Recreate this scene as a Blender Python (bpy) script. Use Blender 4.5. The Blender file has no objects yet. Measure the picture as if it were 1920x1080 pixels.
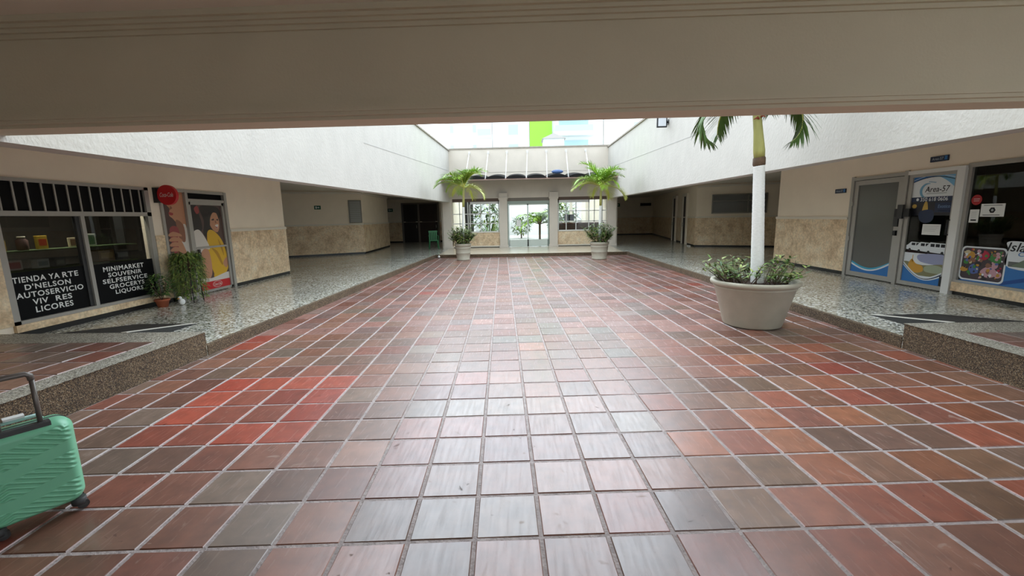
import bpy, math, random
from mathutils import Vector, Matrix
random.seed(7)
R_ = random.Random(11)
S = bpy.context.scene
COL = S.collection

# ------------------------------------------------------------------ camera, sky, exposure
EYE = 1.65
F_PX, PITCH, YAW, ROLL = 795.85, 0.165538519, -0.0309275788, -0.0201926652
cy, sy = math.cos(YAW), math.sin(YAW)
cp, sp = math.cos(PITCH), math.sin(PITCH)
cr, sr = math.cos(ROLL), math.sin(ROLL)
fw = Vector((sy*cp, cy*cp, -sp)); r0 = Vector((cy, -sy, 0)); u0 = r0.cross(fw)
rt = r0*cr + u0*sr; up = u0*cr - r0*sr
cam_d = bpy.data.cameras.new('camera'); cam = bpy.data.objects.new('camera', cam_d); COL.objects.link(cam)
cam_d.sensor_width = 36; cam_d.lens = 36*F_PX/1920; cam_d.clip_start = .05; cam_d.clip_end = 500
m = Matrix((rt, up, -fw)).transposed().to_4x4(); m.translation = (0, 0, EYE)
cam.matrix_world = m
S.camera = cam

W = bpy.data.worlds.new('overcast_sky'); S.world = W; W.use_nodes = True
wn = W.node_tree.nodes; wl = W.node_tree.links
bg = wn['Background']
bg.inputs[0].default_value = (0.80, 0.905, 1.0, 1)
# hazy overcast: an even dome that grows brighter around a veiled sun low ahead
_tc = wn.new('ShaderNodeTexCoord'); _dt = wn.new('ShaderNodeVectorMath'); _dt.operation = 'DOT_PRODUCT'
_dt.inputs[1].default_value = Vector((0.0, .78, .63)).normalized()
wl.new(_tc.outputs['Generated'], _dt.inputs[0])
_mr = wn.new('ShaderNodeMapRange'); _mr.interpolation_type = 'SMOOTHERSTEP'
_mr.inputs[1].default_value = .6; _mr.inputs[2].default_value = 1.0; _mr.inputs[3].default_value = 1.9; _mr.inputs[4].default_value = 4.4
wl.new(_dt.outputs['Value'], _mr.inputs[0]); wl.new(_mr.outputs[0], bg.inputs[1])
S.view_settings.view_transform = 'Standard'; S.view_settings.look = 'None'
S.view_settings.gamma = 1; S.view_settings.use_curve_mapping = False
S.view_settings.exposure = 0.62

# ------------------------------------------------------------------ materials
def lin(c):
    return tuple(((v/255)/12.92 if v <= 10 else ((v/255+.055)/1.055)**2.4) for v in c) + (1,)
MATS = {}
def mat(name, rgb, rough=.6, metal=0, spec=.5, noise=0, scale=8, bump=0, bscale=40, stretch=None, coat=0, emit=0):
    if name in MATS: return MATS[name]
    M = bpy.data.materials.new(name); M.use_nodes = True
    n = M.node_tree.nodes; l = M.node_tree.links; b = n['Principled BSDF']
    c = lin(rgb)
    b.inputs['Base Color'].default_value = c; b.inputs['Roughness'].default_value = rough
    b.inputs['Metallic'].default_value = metal; b.inputs['Specular IOR Level'].default_value = spec
    b.inputs['Coat Weight'].default_value = coat
    if emit:
        b.inputs['Emission Color'].default_value = c; b.inputs['Emission Strength'].default_value = emit
    tc = n.new('ShaderNodeTexCoord'); mp = n.new('ShaderNodeMapping'); l.new(tc.outputs['Object'], mp.inputs[0])
    if stretch: mp.inputs['Scale'].default_value = stretch
    if noise:
        t = n.new('ShaderNodeTexNoise'); t.inputs['Scale'].default_value = scale; t.inputs['Detail'].default_value = 6
        l.new(mp.outputs[0], t.inputs['Vector'])
        r = n.new('ShaderNodeValToRGB')
        r.color_ramp.elements[0].position = .3; r.color_ramp.elements[1].position = .7
        r.color_ramp.elements[0].color = tuple(v*(1-noise) for v in c[:3])+(1,)
        r.color_ramp.elements[1].color = tuple(min(1, v*(1+noise)) for v in c[:3])+(1,)
        l.new(t.outputs['Fac'], r.inputs[0]); l.new(r.outputs[0], b.inputs['Base Color'])
    if bump:
        t2 = n.new('ShaderNodeTexNoise'); t2.inputs['Scale'].default_value = bscale; t2.inputs['Detail'].default_value = 5
        l.new(mp.outputs[0], t2.inputs['Vector'])
        bp = n.new('ShaderNodeBump'); bp.inputs['Strength'].default_value = bump; bp.inputs['Distance'].default_value = .02
        l.new(t2.outputs['Fac'], bp.inputs['Height']); l.new(bp.outputs[0], b.inputs['Normal'])
    MATS[name] = M; return M

def speckle(name, cols, scale, rough, bump=0, coat=0):
    """granules of several colours: terrazzo, washed aggregate"""
    M = bpy.data.materials.new(name); M.use_nodes = True
    n = M.node_tree.nodes; l = M.node_tree.links; b = n['Principled BSDF']
    tc = n.new('ShaderNodeTexCoord')
    v = n.new('ShaderNodeTexVoronoi'); v.inputs['Scale'].default_value = scale; l.new(tc.outputs['Object'], v.inputs['Vector'])
    sp_ = n.new('ShaderNodeSeparateColor'); l.new(v.outputs['Color'], sp_.inputs[0])
    r = n.new('ShaderNodeValToRGB'); r.color_ramp.interpolation = 'CONSTANT'
    e = r.color_ramp.elements
    for i, (p, c) in enumerate(cols):
        x = e[i] if i < 2 else e.new(p)
        x.position = p; x.color = lin(c)
    l.new(sp_.outputs[0], r.inputs[0])
    t = n.new('ShaderNodeTexNoise'); t.inputs['Scale'].default_value = 1.3; t.inputs['Detail'].default_value = 4
    l.new(tc.outputs['Object'], t.inputs['Vector'])
    mr = n.new('ShaderNodeMapRange'); mr.inputs[1].default_value = .3; mr.inputs[2].default_value = .7
    mr.inputs[3].default_value = .86; mr.inputs[4].default_value = 1.1; l.new(t.outputs['Fac'], mr.inputs[0])
    mx = n.new('ShaderNodeVectorMath'); mx.operation = 'SCALE'; l.new(r.outputs[0], mx.inputs[0]); l.new(mr.outputs[0], mx.inputs['Scale'])
    l.new(mx.outputs[0], b.inputs['Base Color'])
    b.inputs['Roughness'].default_value = rough; b.inputs['Coat Weight'].default_value = coat; b.inputs['Coat Roughness'].default_value = .12
    if bump:
        bp = n.new('ShaderNodeBump'); bp.inputs['Strength'].default_value = bump; bp.inputs['Distance'].default_value = .01
        l.new(v.outputs['Distance'], bp.inputs['Height']); l.new(bp.outputs[0], b.inputs['Normal'])
    MATS[name] = M; return M

def stone_mat():
    """honed coral stone cladding with blotches and fine block joints"""
    M = bpy.data.materials.new('coral_stone'); M.use_nodes = True
    n = M.node_tree.nodes; l = M.node_tree.links; b = n['Principled BSDF']
    tc = n.new('ShaderNodeTexCoord')
    t = n.new('ShaderNodeTexNoise'); t.inputs['Scale'].default_value = 3.2; t.inputs['Detail'].default_value = 10; t.inputs['Roughness'].default_value = .72
    l.new(tc.outputs['Object'], t.inputs['Vector'])
    r = n.new('ShaderNodeValToRGB'); e = r.color_ramp.elements
    e[0].position = .3; e[0].color = lin((190, 156, 120)); e[1].position = .72; e[1].color = lin((244, 230, 202))
    x = e.new(.5); x.color = lin((232, 206, 168))
    l.new(t.outputs['Fac'], r.inputs[0])
    t2 = n.new('ShaderNodeTexNoise'); t2.inputs['Scale'].default_value = 22; t2.inputs['Detail'].default_value = 6
    l.new(tc.outputs['Object'], t2.inputs['Vector'])
    mr = n.new('ShaderNodeMapRange'); mr.inputs[1].default_value = .35; mr.inputs[2].default_value = .65; mr.inputs[3].default_value = .8; mr.inputs[4].default_value = 1.08
    l.new(t2.outputs['Fac'], mr.inputs[0])
    # vertical joints every 0.6 m along the wall (x + y), fading lines
    s = n.new('ShaderNodeSeparateXYZ'); l.new(tc.outputs['Object'], s.inputs[0])
    ad = n.new('ShaderNodeMath'); ad.operation = 'ADD'; l.new(s.outputs[0], ad.inputs[0]); l.new(s.outputs[1], ad.inputs[1])
    md = n.new('ShaderNodeMath'); md.operation = 'PINGPONG'; md.inputs[1].default_value = .3; l.new(ad.outputs[0], md.inputs[0])
    gt = n.new('ShaderNodeMapRange'); gt.inputs[1].default_value = 0; gt.inputs[2].default_value = .006; gt.inputs[3].default_value = .8; gt.inputs[4].default_value = 1
    l.new(md.outputs[0], gt.inputs[0])
    m1 = n.new('ShaderNodeMath'); m1.operation = 'MULTIPLY'; l.new(mr.outputs[0], m1.inputs[0]); l.new(gt.outputs[0], m1.inputs[1])
    mx = n.new('ShaderNodeVectorMath'); mx.operation = 'SCALE'; l.new(r.outputs[0], mx.inputs[0]); l.new(m1.outputs[0], mx.inputs['Scale'])
    l.new(mx.outputs[0], b.inputs['Base Color']); b.inputs['Roughness'].default_value = .5
    bp = n.new('ShaderNodeBump'); bp.inputs['Strength'].default_value = .25; bp.inputs['Distance'].default_value = .01
    l.new(t2.outputs['Fac'], bp.inputs['Height']); l.new(bp.outputs[0], b.inputs['Normal'])
    MATS['stone'] = M; return M

def glass_mat(name, tint=(245, 247, 246), ior=1.5, rough=.0, dark=0):
    """thin pane: see-through with a Fresnel reflection"""
    M = bpy.data.materials.new(name); M.use_nodes = True
    n = M.node_tree.nodes; l = M.node_tree.links; n.remove(n['Principled BSDF'])
    o = n['Material Output']
    tr = n.new('ShaderNodeBsdfTransparent'); tr.inputs[0].default_value = lin(tint)
    gl = n.new('ShaderNodeBsdfGlossy'); gl.inputs['Roughness'].default_value = rough
    fr = n.new('ShaderNodeFresnel'); fr.inputs[0].default_value = ior
    ge = n.new('ShaderNodeNewGeometry'); iv = n.new('ShaderNodeMath'); iv.operation = 'SUBTRACT'; iv.inputs[0].default_value = 1; l.new(ge.outputs['Backfacing'], iv.inputs[1])
    ff = n.new('ShaderNodeMath'); ff.operation = 'MULTIPLY'; l.new(fr.outputs[0], ff.inputs[0]); l.new(iv.outputs[0], ff.inputs[1])   # the pane reflects once, on its outer face
    mx = n.new('ShaderNodeMixShader'); l.new(ff.outputs[0], mx.inputs[0]); l.new(tr.outputs[0], mx.inputs[1]); l.new(gl.outputs[0], mx.inputs[2])
    l.new(mx.outputs[0], o.inputs[0]); MATS[name] = M; return M

def tile_mat():
    """glazed clay tile: colour per tile from the mesh, streaks and scuffs in gloss"""
    M = bpy.data.materials.new('clay_tile'); M.use_nodes = True
    n = M.node_tree.nodes; l = M.node_tree.links; b = n['Principled BSDF']
    at = n.new('ShaderNodeAttribute'); at.attribute_name = 'tile_color'
    tc = n.new('ShaderNodeTexCoord')
    t = n.new('ShaderNodeTexNoise'); t.inputs['Scale'].default_value = 9; t.inputs['Detail'].default_value = 8
    l.new(tc.outputs['Object'], t.inputs['Vector'])
    mr = n.new('ShaderNodeMapRange'); mr.inputs[1].default_value = .3; mr.inputs[2].default_value = .7; mr.inputs[3].default_value = .78; mr.inputs[4].default_value = 1.18
    l.new(t.outputs['Fac'], mr.inputs[0])
    mx = n.new('ShaderNodeVectorMath'); mx.operation = 'SCALE'; l.new(at.outputs['Color'], mx.inputs[0]); l.new(mr.outputs[0], mx.inputs['Scale'])
    t3 = n.new('ShaderNodeTexNoise'); t3.inputs['Scale'].default_value = 5.5; t3.inputs['Detail'].default_value = 9; t3.inputs['Distortion'].default_value = 1.6
    l.new(tc.outputs['Object'], t3.inputs['Vector'])
    sc = n.new('ShaderNodeMapRange'); sc.inputs[1].default_value = .66; sc.inputs[2].default_value = .74; sc.inputs[3].default_value = 0; sc.inputs[4].default_value = .45
    l.new(t3.outputs['Fac'], sc.inputs[0])
    mc = n.new('ShaderNodeMix'); mc.data_type = 'RGBA'; l.new(sc.outputs[0], mc.inputs[0]); l.new(mx.outputs[0], mc.inputs[6]); mc.inputs[7].default_value = lin((176, 160, 148))
    sd = n.new('ShaderNodeMapRange'); sd.inputs[1].default_value = .30; sd.inputs[2].default_value = .25; sd.inputs[3].default_value = 0; sd.inputs[4].default_value = .6
    l.new(t3.outputs['Fac'], sd.inputs[0])
    md = n.new('ShaderNodeMix'); md.data_type = 'RGBA'; l.new(sd.outputs[0], md.inputs[0]); l.new(mc.outputs[2], md.inputs[6]); md.inputs[7].default_value = lin((58, 50, 46))
    l.new(md.outputs[2], b.inputs['Base Color'])
    mm = n.new('ShaderNodeMath'); mm.operation = 'MAXIMUM'; l.new(sc.outputs[0], mm.inputs[0]); l.new(sd.outputs[0], mm.inputs[1])
    cw = n.new('ShaderNodeMapRange'); cw.inputs[1].default_value = 0; cw.inputs[2].default_value = .5; cw.inputs[3].default_value = .42; cw.inputs[4].default_value = .02
    l.new(mm.outputs[0], cw.inputs[0]); l.new(cw.outputs[0], b.inputs['Coat Weight'])
    sw = n.new('ShaderNodeMapRange'); sw.inputs[1].default_value = 0; sw.inputs[2].default_value = .5; sw.inputs[3].default_value = .6; sw.inputs[4].default_value = .2
    l.new(mm.outputs[0], sw.inputs[0]); l.new(sw.outputs[0], b.inputs['Specular IOR Level'])
    mp = n.new('ShaderNodeMapping'); mp.inputs['Scale'].default_value = (26, 2.5, 1); mp.inputs['Rotation'].default_value = (0, 0, -.05)
    l.new(tc.outputs['Object'], mp.inputs[0])
    t2 = n.new('ShaderNodeTexNoise'); t2.inputs['Scale'].default_value = 1.6; t2.inputs['Detail'].default_value = 5
    l.new(mp.outputs[0], t2.inputs['Vector'])
    r2 = n.new('ShaderNodeMapRange'); r2.inputs[1].default_value = .3; r2.inputs[2].default_value = .7; r2.inputs[3].default_value = .32; r2.inputs[4].default_value = .44
    l.new(t2.outputs['Fac'], r2.inputs[0]); l.new(r2.outputs[0], b.inputs['Roughness'])
    r3 = n.new('ShaderNodeMapRange'); r3.inputs[1].default_value = .3; r3.inputs[2].default_value = .7; r3.inputs[3].default_value = .17; r3.inputs[4].default_value = .31
    l.new(t2.outputs['Fac'], r3.inputs[0])
    b.inputs['Specular IOR Level'].default_value = .6; b.inputs['Coat Weight'].default_value = .32; b.inputs['Coat Roughness'].default_value = .16; b.inputs['Coat IOR'].default_value = 1.6; l.new(r3.outputs[0], b.inputs['Coat Roughness'])
    bp = n.new('ShaderNodeBump'); bp.inputs['Strength'].default_value = .05; bp.inputs['Distance'].default_value = .01
    l.new(t2.outputs['Fac'], bp.inputs['Height']); l.new(bp.outputs[0], b.inputs['Normal'])
    MATS['tile'] = M; return M

WHITE = mat('white_stucco', (198, 194, 185), .85, noise=.04, scale=3, bump=.45, bscale=26, stretch=(1, 1, .7))
BEIGE = mat('beige_paint', (240, 227, 206), .8, noise=.03, scale=2, bump=.08)
BEAMP = mat('beam_paint', (212, 203, 178), .8, noise=.04, scale=1.5, bump=.1, bscale=60)
FACADE = mat('facade_paint', (214, 204, 190), .8, noise=.04, scale=2, bump=.3, bscale=40)
TRIMW = mat('trim_paint', (226, 218, 202), .6, noise=.02)
CEIL = mat('ceiling_paint', (232, 224, 208), .9, noise=.03, scale=1)
BLACK = mat('black_baseboard', (22, 21, 20), .4)
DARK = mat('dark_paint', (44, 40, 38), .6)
STONE = stone_mat()
TERR = speckle('terrazzo', [(0, (58, 58, 54)), (.13, (122, 122, 112)), (.3, (184, 182, 166)), (.62, (208, 206, 192)), (.86, (236, 236, 230))], 42, .2, coat=.3)
AGG = speckle('brown_aggregate', [(0, (54, 42, 31)), (.25, (78, 60, 42)), (.5, (104, 84, 60)), (.78, (134, 112, 84)), (.94, (140, 124, 100))], 130, .75, bump=.6)
AGGL = speckle('pale_aggregate', [(0, (84, 78, 68)), (.25, (128, 122, 108)), (.55, (160, 154, 138)), (.85, (192, 188, 176))], 110, .5, bump=.2)
TILE = tile_mat()
GROUT = mat('grout', (160, 148, 144), .8, noise=.22, scale=14, bump=.5, bscale=60)
ALU = mat('grey_aluminium', (168, 164, 156), .4, metal=.25, noise=.03)
ALUW = mat('white_aluminium', (222, 221, 216), .4)
GLASS = glass_mat('clear_glass')
GLASSD = glass_mat('shop_glass', (196, 198, 196), 1.5)
FROST = mat('smoked_glass', (92, 92, 88), .22, spec=.6)
MBLACK = mat('matt_black', (20, 20, 21), .5)
MGREY = mat('dark_grey_metal', (60, 60, 60), .45, metal=.3)
PINK = mat('pinkish_frame', (190, 160, 148), .6)
POTM = mat('pot_plastic', (176, 170, 152), .55, noise=.07, scale=5, bump=.08, bscale=30)
SOIL = mat('soil', (62, 44, 34), .95, noise=.3, scale=30, bump=.8, bscale=60)
TRUNKW = mat('limewashed_trunk', (238, 237, 232), .8, noise=.08, scale=30, bump=.5, bscale=30, stretch=(1, 1, 6))
SHAFT = mat('green_crownshaft', (168, 166, 96), .45, noise=.16, scale=6, stretch=(3, 3, .6))
SHAFTB = mat('brown_sheath', (96, 74, 54), .8, noise=.25, scale=20)
FROND = mat('palm_green', (150, 186, 58), .45, noise=.2, scale=3)
FRONDD = mat('palm_dark_green', (72, 98, 40), .45, noise=.25, scale=3)
FRONDY = mat('palm_yellow_green', (196, 202, 104), .5, noise=.15, scale=3)
LEAF = mat('shrub_leaf', (100, 132, 60), .5, noise=.3, scale=6)
LEAFY = mat('shrub_leaf_pale', (146, 160, 84), .5, noise=.25, scale=6)
LEAFD = mat('shrub_leaf_dark', (60, 90, 46), .5, noise=.3, scale=6)
STEM = mat('woody_stem', (112, 92, 76), .8, noise=.2, scale=12)
RED = mat('sign_red', (196, 26, 34), .4)
WPAPER = mat('white_paper', (232, 232, 228), .8)
INK = mat('black_ink', (24, 24, 28), .7)

# ------------------------------------------------------------------ mesh builder
class MB:
    def __init__(self): self.v = []; self.f = []; self.mi = []; self.sm = []
    def add(self, vs, fs, mi=0, smooth=False):
        o = len(self.v); self.v += [tuple(p) for p in vs]
        for f in fs: self.f.append(tuple(i+o for i in f)); self.mi.append(mi); self.sm.append(smooth)
        return self
    def box(self, a, b, mi=0):
        x0, y0, z0 = (min(a[i], b[i]) for i in range(3)); x1, y1, z1 = (max(a[i], b[i]) for i in range(3))
        return self.hexa([(x0,y0,z0),(x1,y0,z0),(x1,y1,z0),(x0,y1,z0),(x0,y0,z1),(x1,y0,z1),(x1,y1,z1),(x0,y1,z1)], mi)
    def hexa(self, p, mi=0):
        return self.add(p, [(3,2,1,0),(4,5,6,7),(0,1,5,4),(1,2,6,5),(2,3,7,6),(3,0,4,7)], mi)
    def obox(self, a, b, th, z0, z1, mi=0, side=1):
        """upright slab along the plan line a-b, thickness th to the left of a->b (side=1)"""
        a = Vector(a); b = Vector(b); d = (b-a).normalized(); n = Vector((-d.y, d.x))*th*side
        q = [a, b, b+n, a+n]
        if side < 0: q = [q[1], q[0], q[3], q[2]]
        return self.hexa([(p.x,p.y,z0) for p in q]+[(p.x,p.y,z1) for p in q], mi)
    def prism(self, pts, z0, z1, mi=0):
        n = len(pts); vs = [(x,y,z0) for x,y in pts]+[(x,y,z1) for x,y in pts]
        fs = [tuple(reversed(range(n))), tuple(range(n,2*n))]+[(i,(i+1)%n,n+(i+1)%n,n+i) for i in range(n)]
        return self.add(vs, fs, mi)
    def lathe(self, prof, c=(0,0,0), n=28, mi=0, smooth=True, cap=True):
        vs = []; k = len(prof)
        for r, z in prof:
            for i in range(n):
                a = 2*math.pi*i/n; vs.append((c[0]+r*math.cos(a), c[1]+r*math.sin(a), c[2]+z))
        fs = [(j*n+i, j*n+(i+1)%n, (j+1)*n+(i+1)%n, (j+1)*n+i) for j in range(k-1) for i in range(n)]
        self.add(vs, fs, mi, smooth)
        if cap:
            o = len(self.v)-k*n
            self.f.append(tuple(o+i for i in reversed(range(n)))); self.mi.append(mi); self.sm.append(False)
            self.f.append(tuple(o+(k-1)*n+i for i in range(n))); self.mi.append(mi); self.sm.append(False)
        return self
    def tube(self, pts, rad, n=8, mi=0, smooth=True):
        pts = [Vector(p) for p in pts]; k = len(pts)
        rads = rad if isinstance(rad, (list, tuple)) else [rad]*k
        vs = []; ref = None
        for i, p in enumerate(pts):
            d = (pts[min(i+1,k-1)]-pts[max(i-1,0)]).normalized()
            if ref is None: ref = Vector((0,0,1)) if abs(d.z) < .9 else Vector((1,0,0))
            a = (ref - d*ref.dot(d)).normalized(); ref = a; b = d.cross(a)
            for j in range(n):
                t = 2*math.pi*j/n; vs.append(p+(a*math.cos(t)+b*math.sin(t))*rads[i])
        fs = [(i*n+j, i*n+(j+1)%n, (i+1)*n+(j+1)%n, (i+1)*n+j) for i in range(k-1) for j in range(n)]
        fs += [tuple(reversed(range(n))), tuple((k-1)*n+j for j in range(n))]
        return self.add(vs, fs, mi, smooth)
    def ico(self, c, r, mi=0, sx=1, sy=1, sz=1, n=10):
        prof = [(max(.001, r*math.sin(math.pi*i/n)), -r*math.cos(math.pi*i/n)) for i in range(n+1)]
        o = len(self.v); self.lathe(prof, (0,0,0), 14, mi, True, False)
        for i in range(o, len(self.v)):
            x,y,z = self.v[i]; self.v[i] = (c[0]+x*sx, c[1]+y*sy, c[2]+z*sz)
        return self
    def build(self, name, mats, parent=None, loc=None, bevel=0):
        me = bpy.data.meshes.new(name); me.from_pydata(self.v, [], self.f)
        mats = mats if isinstance(mats, (list, tuple)) else [mats]
        for x in mats: me.materials.append(x)
        me.polygons.foreach_set('material_index', self.mi); me.polygons.foreach_set('use_smooth', self.sm)
        me.update()
        o = bpy.data.objects.new(name, me); COL.objects.link(o)
        if parent is not None: o.parent = parent
        if loc is not None: o.location = loc
        if bevel:
            bm = o.modifiers.new('edge', 'BEVEL'); bm.width = bevel; bm.segments = 2; bm.limit_method = 'ANGLE'; bm.angle_limit = .6
        return o

def tag(o, label, cat, group=None, kind=None):
    o['label'] = label; o['category'] = cat
    if group: o['group'] = group
    if kind: o['kind'] = kind
    return o
def thing(name, label, cat, loc=(0,0,0), rz=0, group=None):
    o = bpy.data.objects.new(name, None); COL.objects.link(o); o.empty_display_size = .1
    o.location = loc; o.rotation_euler = (0,0,rz)
    return tag(o, label, cat, group)
def struct(name, mb, mats, parent=None, bevel=0):
    o = mb.build(name, mats, parent, bevel=bevel)
    if parent is None: o['kind'] = 'structure'
    return o
def sempty(name, loc=(0,0,0)):
    o = bpy.data.objects.new(name, None); COL.objects.link(o); o.location = loc; o['kind'] = 'structure'; return o

class Face:
    """a flat working frame on a wall: u to the right, v up, d out of the wall"""
    def __init__(self, o, right, normal): self.o = Vector(o); self.r = Vector(right); self.n = Vector(normal); self.u = Vector((0,0,1))
    def p(self, u, v, d=0): return self.o+self.r*u+self.u*v+self.n*d
    def box(self, mb, u0, u1, v0, v1, d0, d1, mi=0):
        q = [self.p(*t) for t in ((u0,v0,d0),(u1,v0,d0),(u1,v0,d1),(u0,v0,d1),(u0,v1,d0),(u1,v1,d0),(u1,v1,d1),(u0,v1,d1))]
        return mb.add(q, [(0,1,2,3),(7,6,5,4),(0,4,5,1),(1,5,6,2),(2,6,7,3),(3,7,4,0)], mi)
    def rect(self, mb, u0, u1, v0, v1, d, mi=0): return self.poly(mb, [(u0,v0),(u1,v0),(u1,v1),(u0,v1)], d, mi)
    def poly(self, mb, pts, d, mi=0):
        a = sum(pts[i][0]*pts[(i+1)%len(pts)][1]-pts[(i+1)%len(pts)][0]*pts[i][1] for i in range(len(pts)))
        if a < 0: pts = pts[::-1]
        return mb.add([self.p(u,v,d) for u,v in pts], [tuple(range(len(pts)))], mi)
    def blob(self, mb, pts, d, mi=0, k=5):
        out = []; n = len(pts)
        for i in range(n):
            p0, p1, p2, p3 = (Vector(pts[(i+j-1) % n]) for j in range(4))
            for s in range(k):
                t = s/k
                q = .5*((2*p1)+(p2-p0)*t+(2*p0-5*p1+4*p2-p3)*t*t+(3*p1-p0-3*p2+p3)*t**3)
                out.append((q.x, q.y))
        return self.poly(mb, out, d, mi)
    def disc(self, mb, u, v, ru, rv, d, mi=0, n=28):
        return self.poly(mb, [(u+ru*math.cos(2*math.pi*i/n), v+rv*math.sin(2*math.pi*i/n)) for i in range(n)], d, mi)
    def text(self, mb, body, u0, u1, v0, v1, d, mi=0, shear=0, bold=0, space=1):
        cu = bpy.data.curves.new('t', 'FONT'); cu.body = body; cu.shear = shear; cu.offset = bold; cu.space_character = space
        cu.resolution_u = 3
        ob = bpy.data.objects.new('t', cu); COL.objects.link(ob)
        dg = bpy.context.evaluated_depsgraph_get(); dg.update()
        me = ob.evaluated_get(dg).to_mesh()
        xs = [q.co.x for q in me.vertices]; ys = [q.co.y for q in me.vertices]
        if xs:
            x0, x1, y0, y1 = min(xs), max(xs), min(ys), max(ys)
            vs = [self.p(u0+(q.co.x-x0)/(x1-x0)*(u1-u0), v0+(q.co.y-y0)/max(1e-6, y1-y0)*(v1-v0), d) for q in me.vertices]
            mb.add(vs, [tuple(f.vertices) for f in me.polygons], mi)
        bpy.data.objects.remove(ob); bpy.data.curves.remove(cu)
        return mb

# ------------------------------------------------------------------ plan of the place
def XL(y): return -4.13+.02*y
def XR(y): return 4.63-.02*y
WALK = .13; PLAT = .30; PE = 5.06           # walkway level, near platform level, where the platform ends
WL, WR = -6.97, 7.65                        # shop fronts
YF = 21.8                                   # far facade
YE = 17.85                                  # far end of the tiled court
BZ = 2.36                                   # underside of the near beam
YB0, YB1 = 3.16, 3.38

# ---- tiled court floor: every tile its own raised, slightly bevelled face in one mesh
ang = .05; ts = .21086*EYE; tx0, ty0 = -.5314, 1.9675
tX = Vector((math.cos(ang), math.sin(ang))); tY = Vector((-math.sin(ang), math.cos(ang)))
def tile_pt(i, j): return tX*(tx0+i*ts)+tY*(ty0+j*ts)
def clip(poly, inside, cut):
    out = []
    for i in range(len(poly)):
        a, b = poly[i], poly[(i+1) % len(poly)]
        if inside(a): out.append(a)
        if inside(a) != inside(b): out.append(cut(a, b))
    return out
def clip_line(poly, f):
    """keep the part where f(x, y) >= 0, f being linear"""
    def cut(a, b):
        fa, fb = f(*a), f(*b); t = fa/(fa-fb); return (a[0]+(b[0]-a[0])*t, a[1]+(b[1]-a[1])*t)
    return clip(poly, lambda p: f(*p) >= 0, cut)
palette = [(118,76,62),(112,74,60),(124,80,62),(110,80,66),(110,80,68),(130,92,76),(118,86,72),(114,90,76),(110,92,80),(122,72,58),(112,70,58),(124,84,68),(132,84,66)]
warm = [(134,80,56),(126,74,54),(138,86,60),(112,72,54),(112,82,62),(130,72,54),(118,84,66)]
glare_pink = [(136,96,86),(126,90,82),(130,88,78),(118,90,84),(142,102,92),(124,100,92)]  # far tiles: pink cast of the glare put into their colour
red = [(152,66,48),(146,60,46),(160,74,56)]
dred = [(132,58,46),(126,66,52)]
RT = {}
def ray_floor(px, py):
    d = fw+rt*((px-960)/F_PX)-up*((py-540)/F_PX); t = -EYE/d.z; return Vector((d.x*t, d.y*t))
def tile_of(px, py):
    p = ray_floor(px, py); return (math.floor((p.dot(tX)-tx0)/ts), math.floor((p.dot(tY)-ty0)/ts))
# replaced, brighter tiles of the court: where they lie in the tile grid
for k, lst in ((red, [(502,631),(473,645),(443,722),(511,718),(573,717),(632,714),(408,748),(362,777),(581,771),(460,812),(543,809)]),
               (dred, [(472,747),(538,744),(605,743),(428,777),(507,775),(298,816),(375,814),(800,540),(815,548),(830,548),(1230,535),(1290,532),(1250,540),(60,985),(1580,730),(1540,690)])):
    for q in lst: RT[tile_of(*q)] = k
gm = MB(); cols = []
tile_f = MB()
g = .0092; bv = .006
def add_tile(mb, poly, z, colour, store):
    if len(poly) < 3: return
    c = Vector((sum(p[0] for p in poly)/len(poly), sum(p[1] for p in poly)/len(poly)))
    area = abs(sum(poly[i][0]*poly[(i+1)%len(poly)][1]-poly[(i+1)%len(poly)][0]*poly[i][1] for i in range(len(poly))))/2
    if area < .002: return
    n = len(poly); k = 1-bv/max(.05, math.sqrt(area)/2)
    top = [(c.x+(p[0]-c.x)*k, c.y+(p[1]-c.y)*k, z) for p in poly]
    bot = [(p[0], p[1], z-.006) for p in poly]
    tilt = (R_.uniform(-.0012,.0012), R_.uniform(-.0012,.0012))
    top = [(x, y, zz+(x-c.x)*tilt[0]*6+(y-c.y)*tilt[1]*6) for x,y,zz in top]
    f0 = len(mb.f)
    mb.add(top+bot, [tuple(range(n))]+[(n+i, n+(i+1)%n, (i+1)%n, i) for i in range(n)], 0)
    store += [colour]*(len(mb.f)-f0)
for i in range(-20, 24):
    for j in range(-18, 50):
        a = g
        q = [tile_pt(i,j), tile_pt(i+1,j), tile_pt(i+1,j+1), tile_pt(i,j+1)]
        cc = (q[0]+q[2])/2
        poly = [tuple(cc+(p-cc)*(1-2*a/ts)) for p in q]
        poly = clip_line(poly, lambda x, y: x-XL(y)-.012)
        if poly: poly = clip_line(poly, lambda x, y: XR(y)-.012-x)
        if poly: poly = clip_line(poly, lambda x, y: YE-.02-y)
        if not poly: continue
        x, y = cc
        if (i, j) in RT: c = R_.choice(RT[(i, j)])
        elif x > 1.2 and y < 5.2 and R_.random() < .75: c = R_.choice(warm)
        elif y > 6 and R_.random() < .7: c = R_.choice(glare_pink)
        else: c = R_.choice(palette)
        e = R_.uniform(.9, 1.1)
        c = lin(tuple(min(255, v*e) for v in c))
        # some far tiles are laid in halves
        add_tile(tile_f, poly, 0, c, cols)
fl = tile_f.build('floor', [TILE]); fl['kind'] = 'structure'
ca = fl.data.attributes.new('tile_color', 'FLOAT_COLOR', 'FACE')
for k, c in enumerate(cols): ca.data[k].color = c
gb = MB()
gb.add([(XL(-7)-.02,-7,-.0045),(XR(-7)+.02,-7,-.0045),(XR(YE)+.02,YE+.02,-.0045),(XL(YE)-.02,YE+.02,-.0045)], [(0,1,2,3)])
gb.box((-9,-7,-.3),(9.5,YE+.1,-.06))
struct('floor_grout', gb, GROUT)

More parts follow.
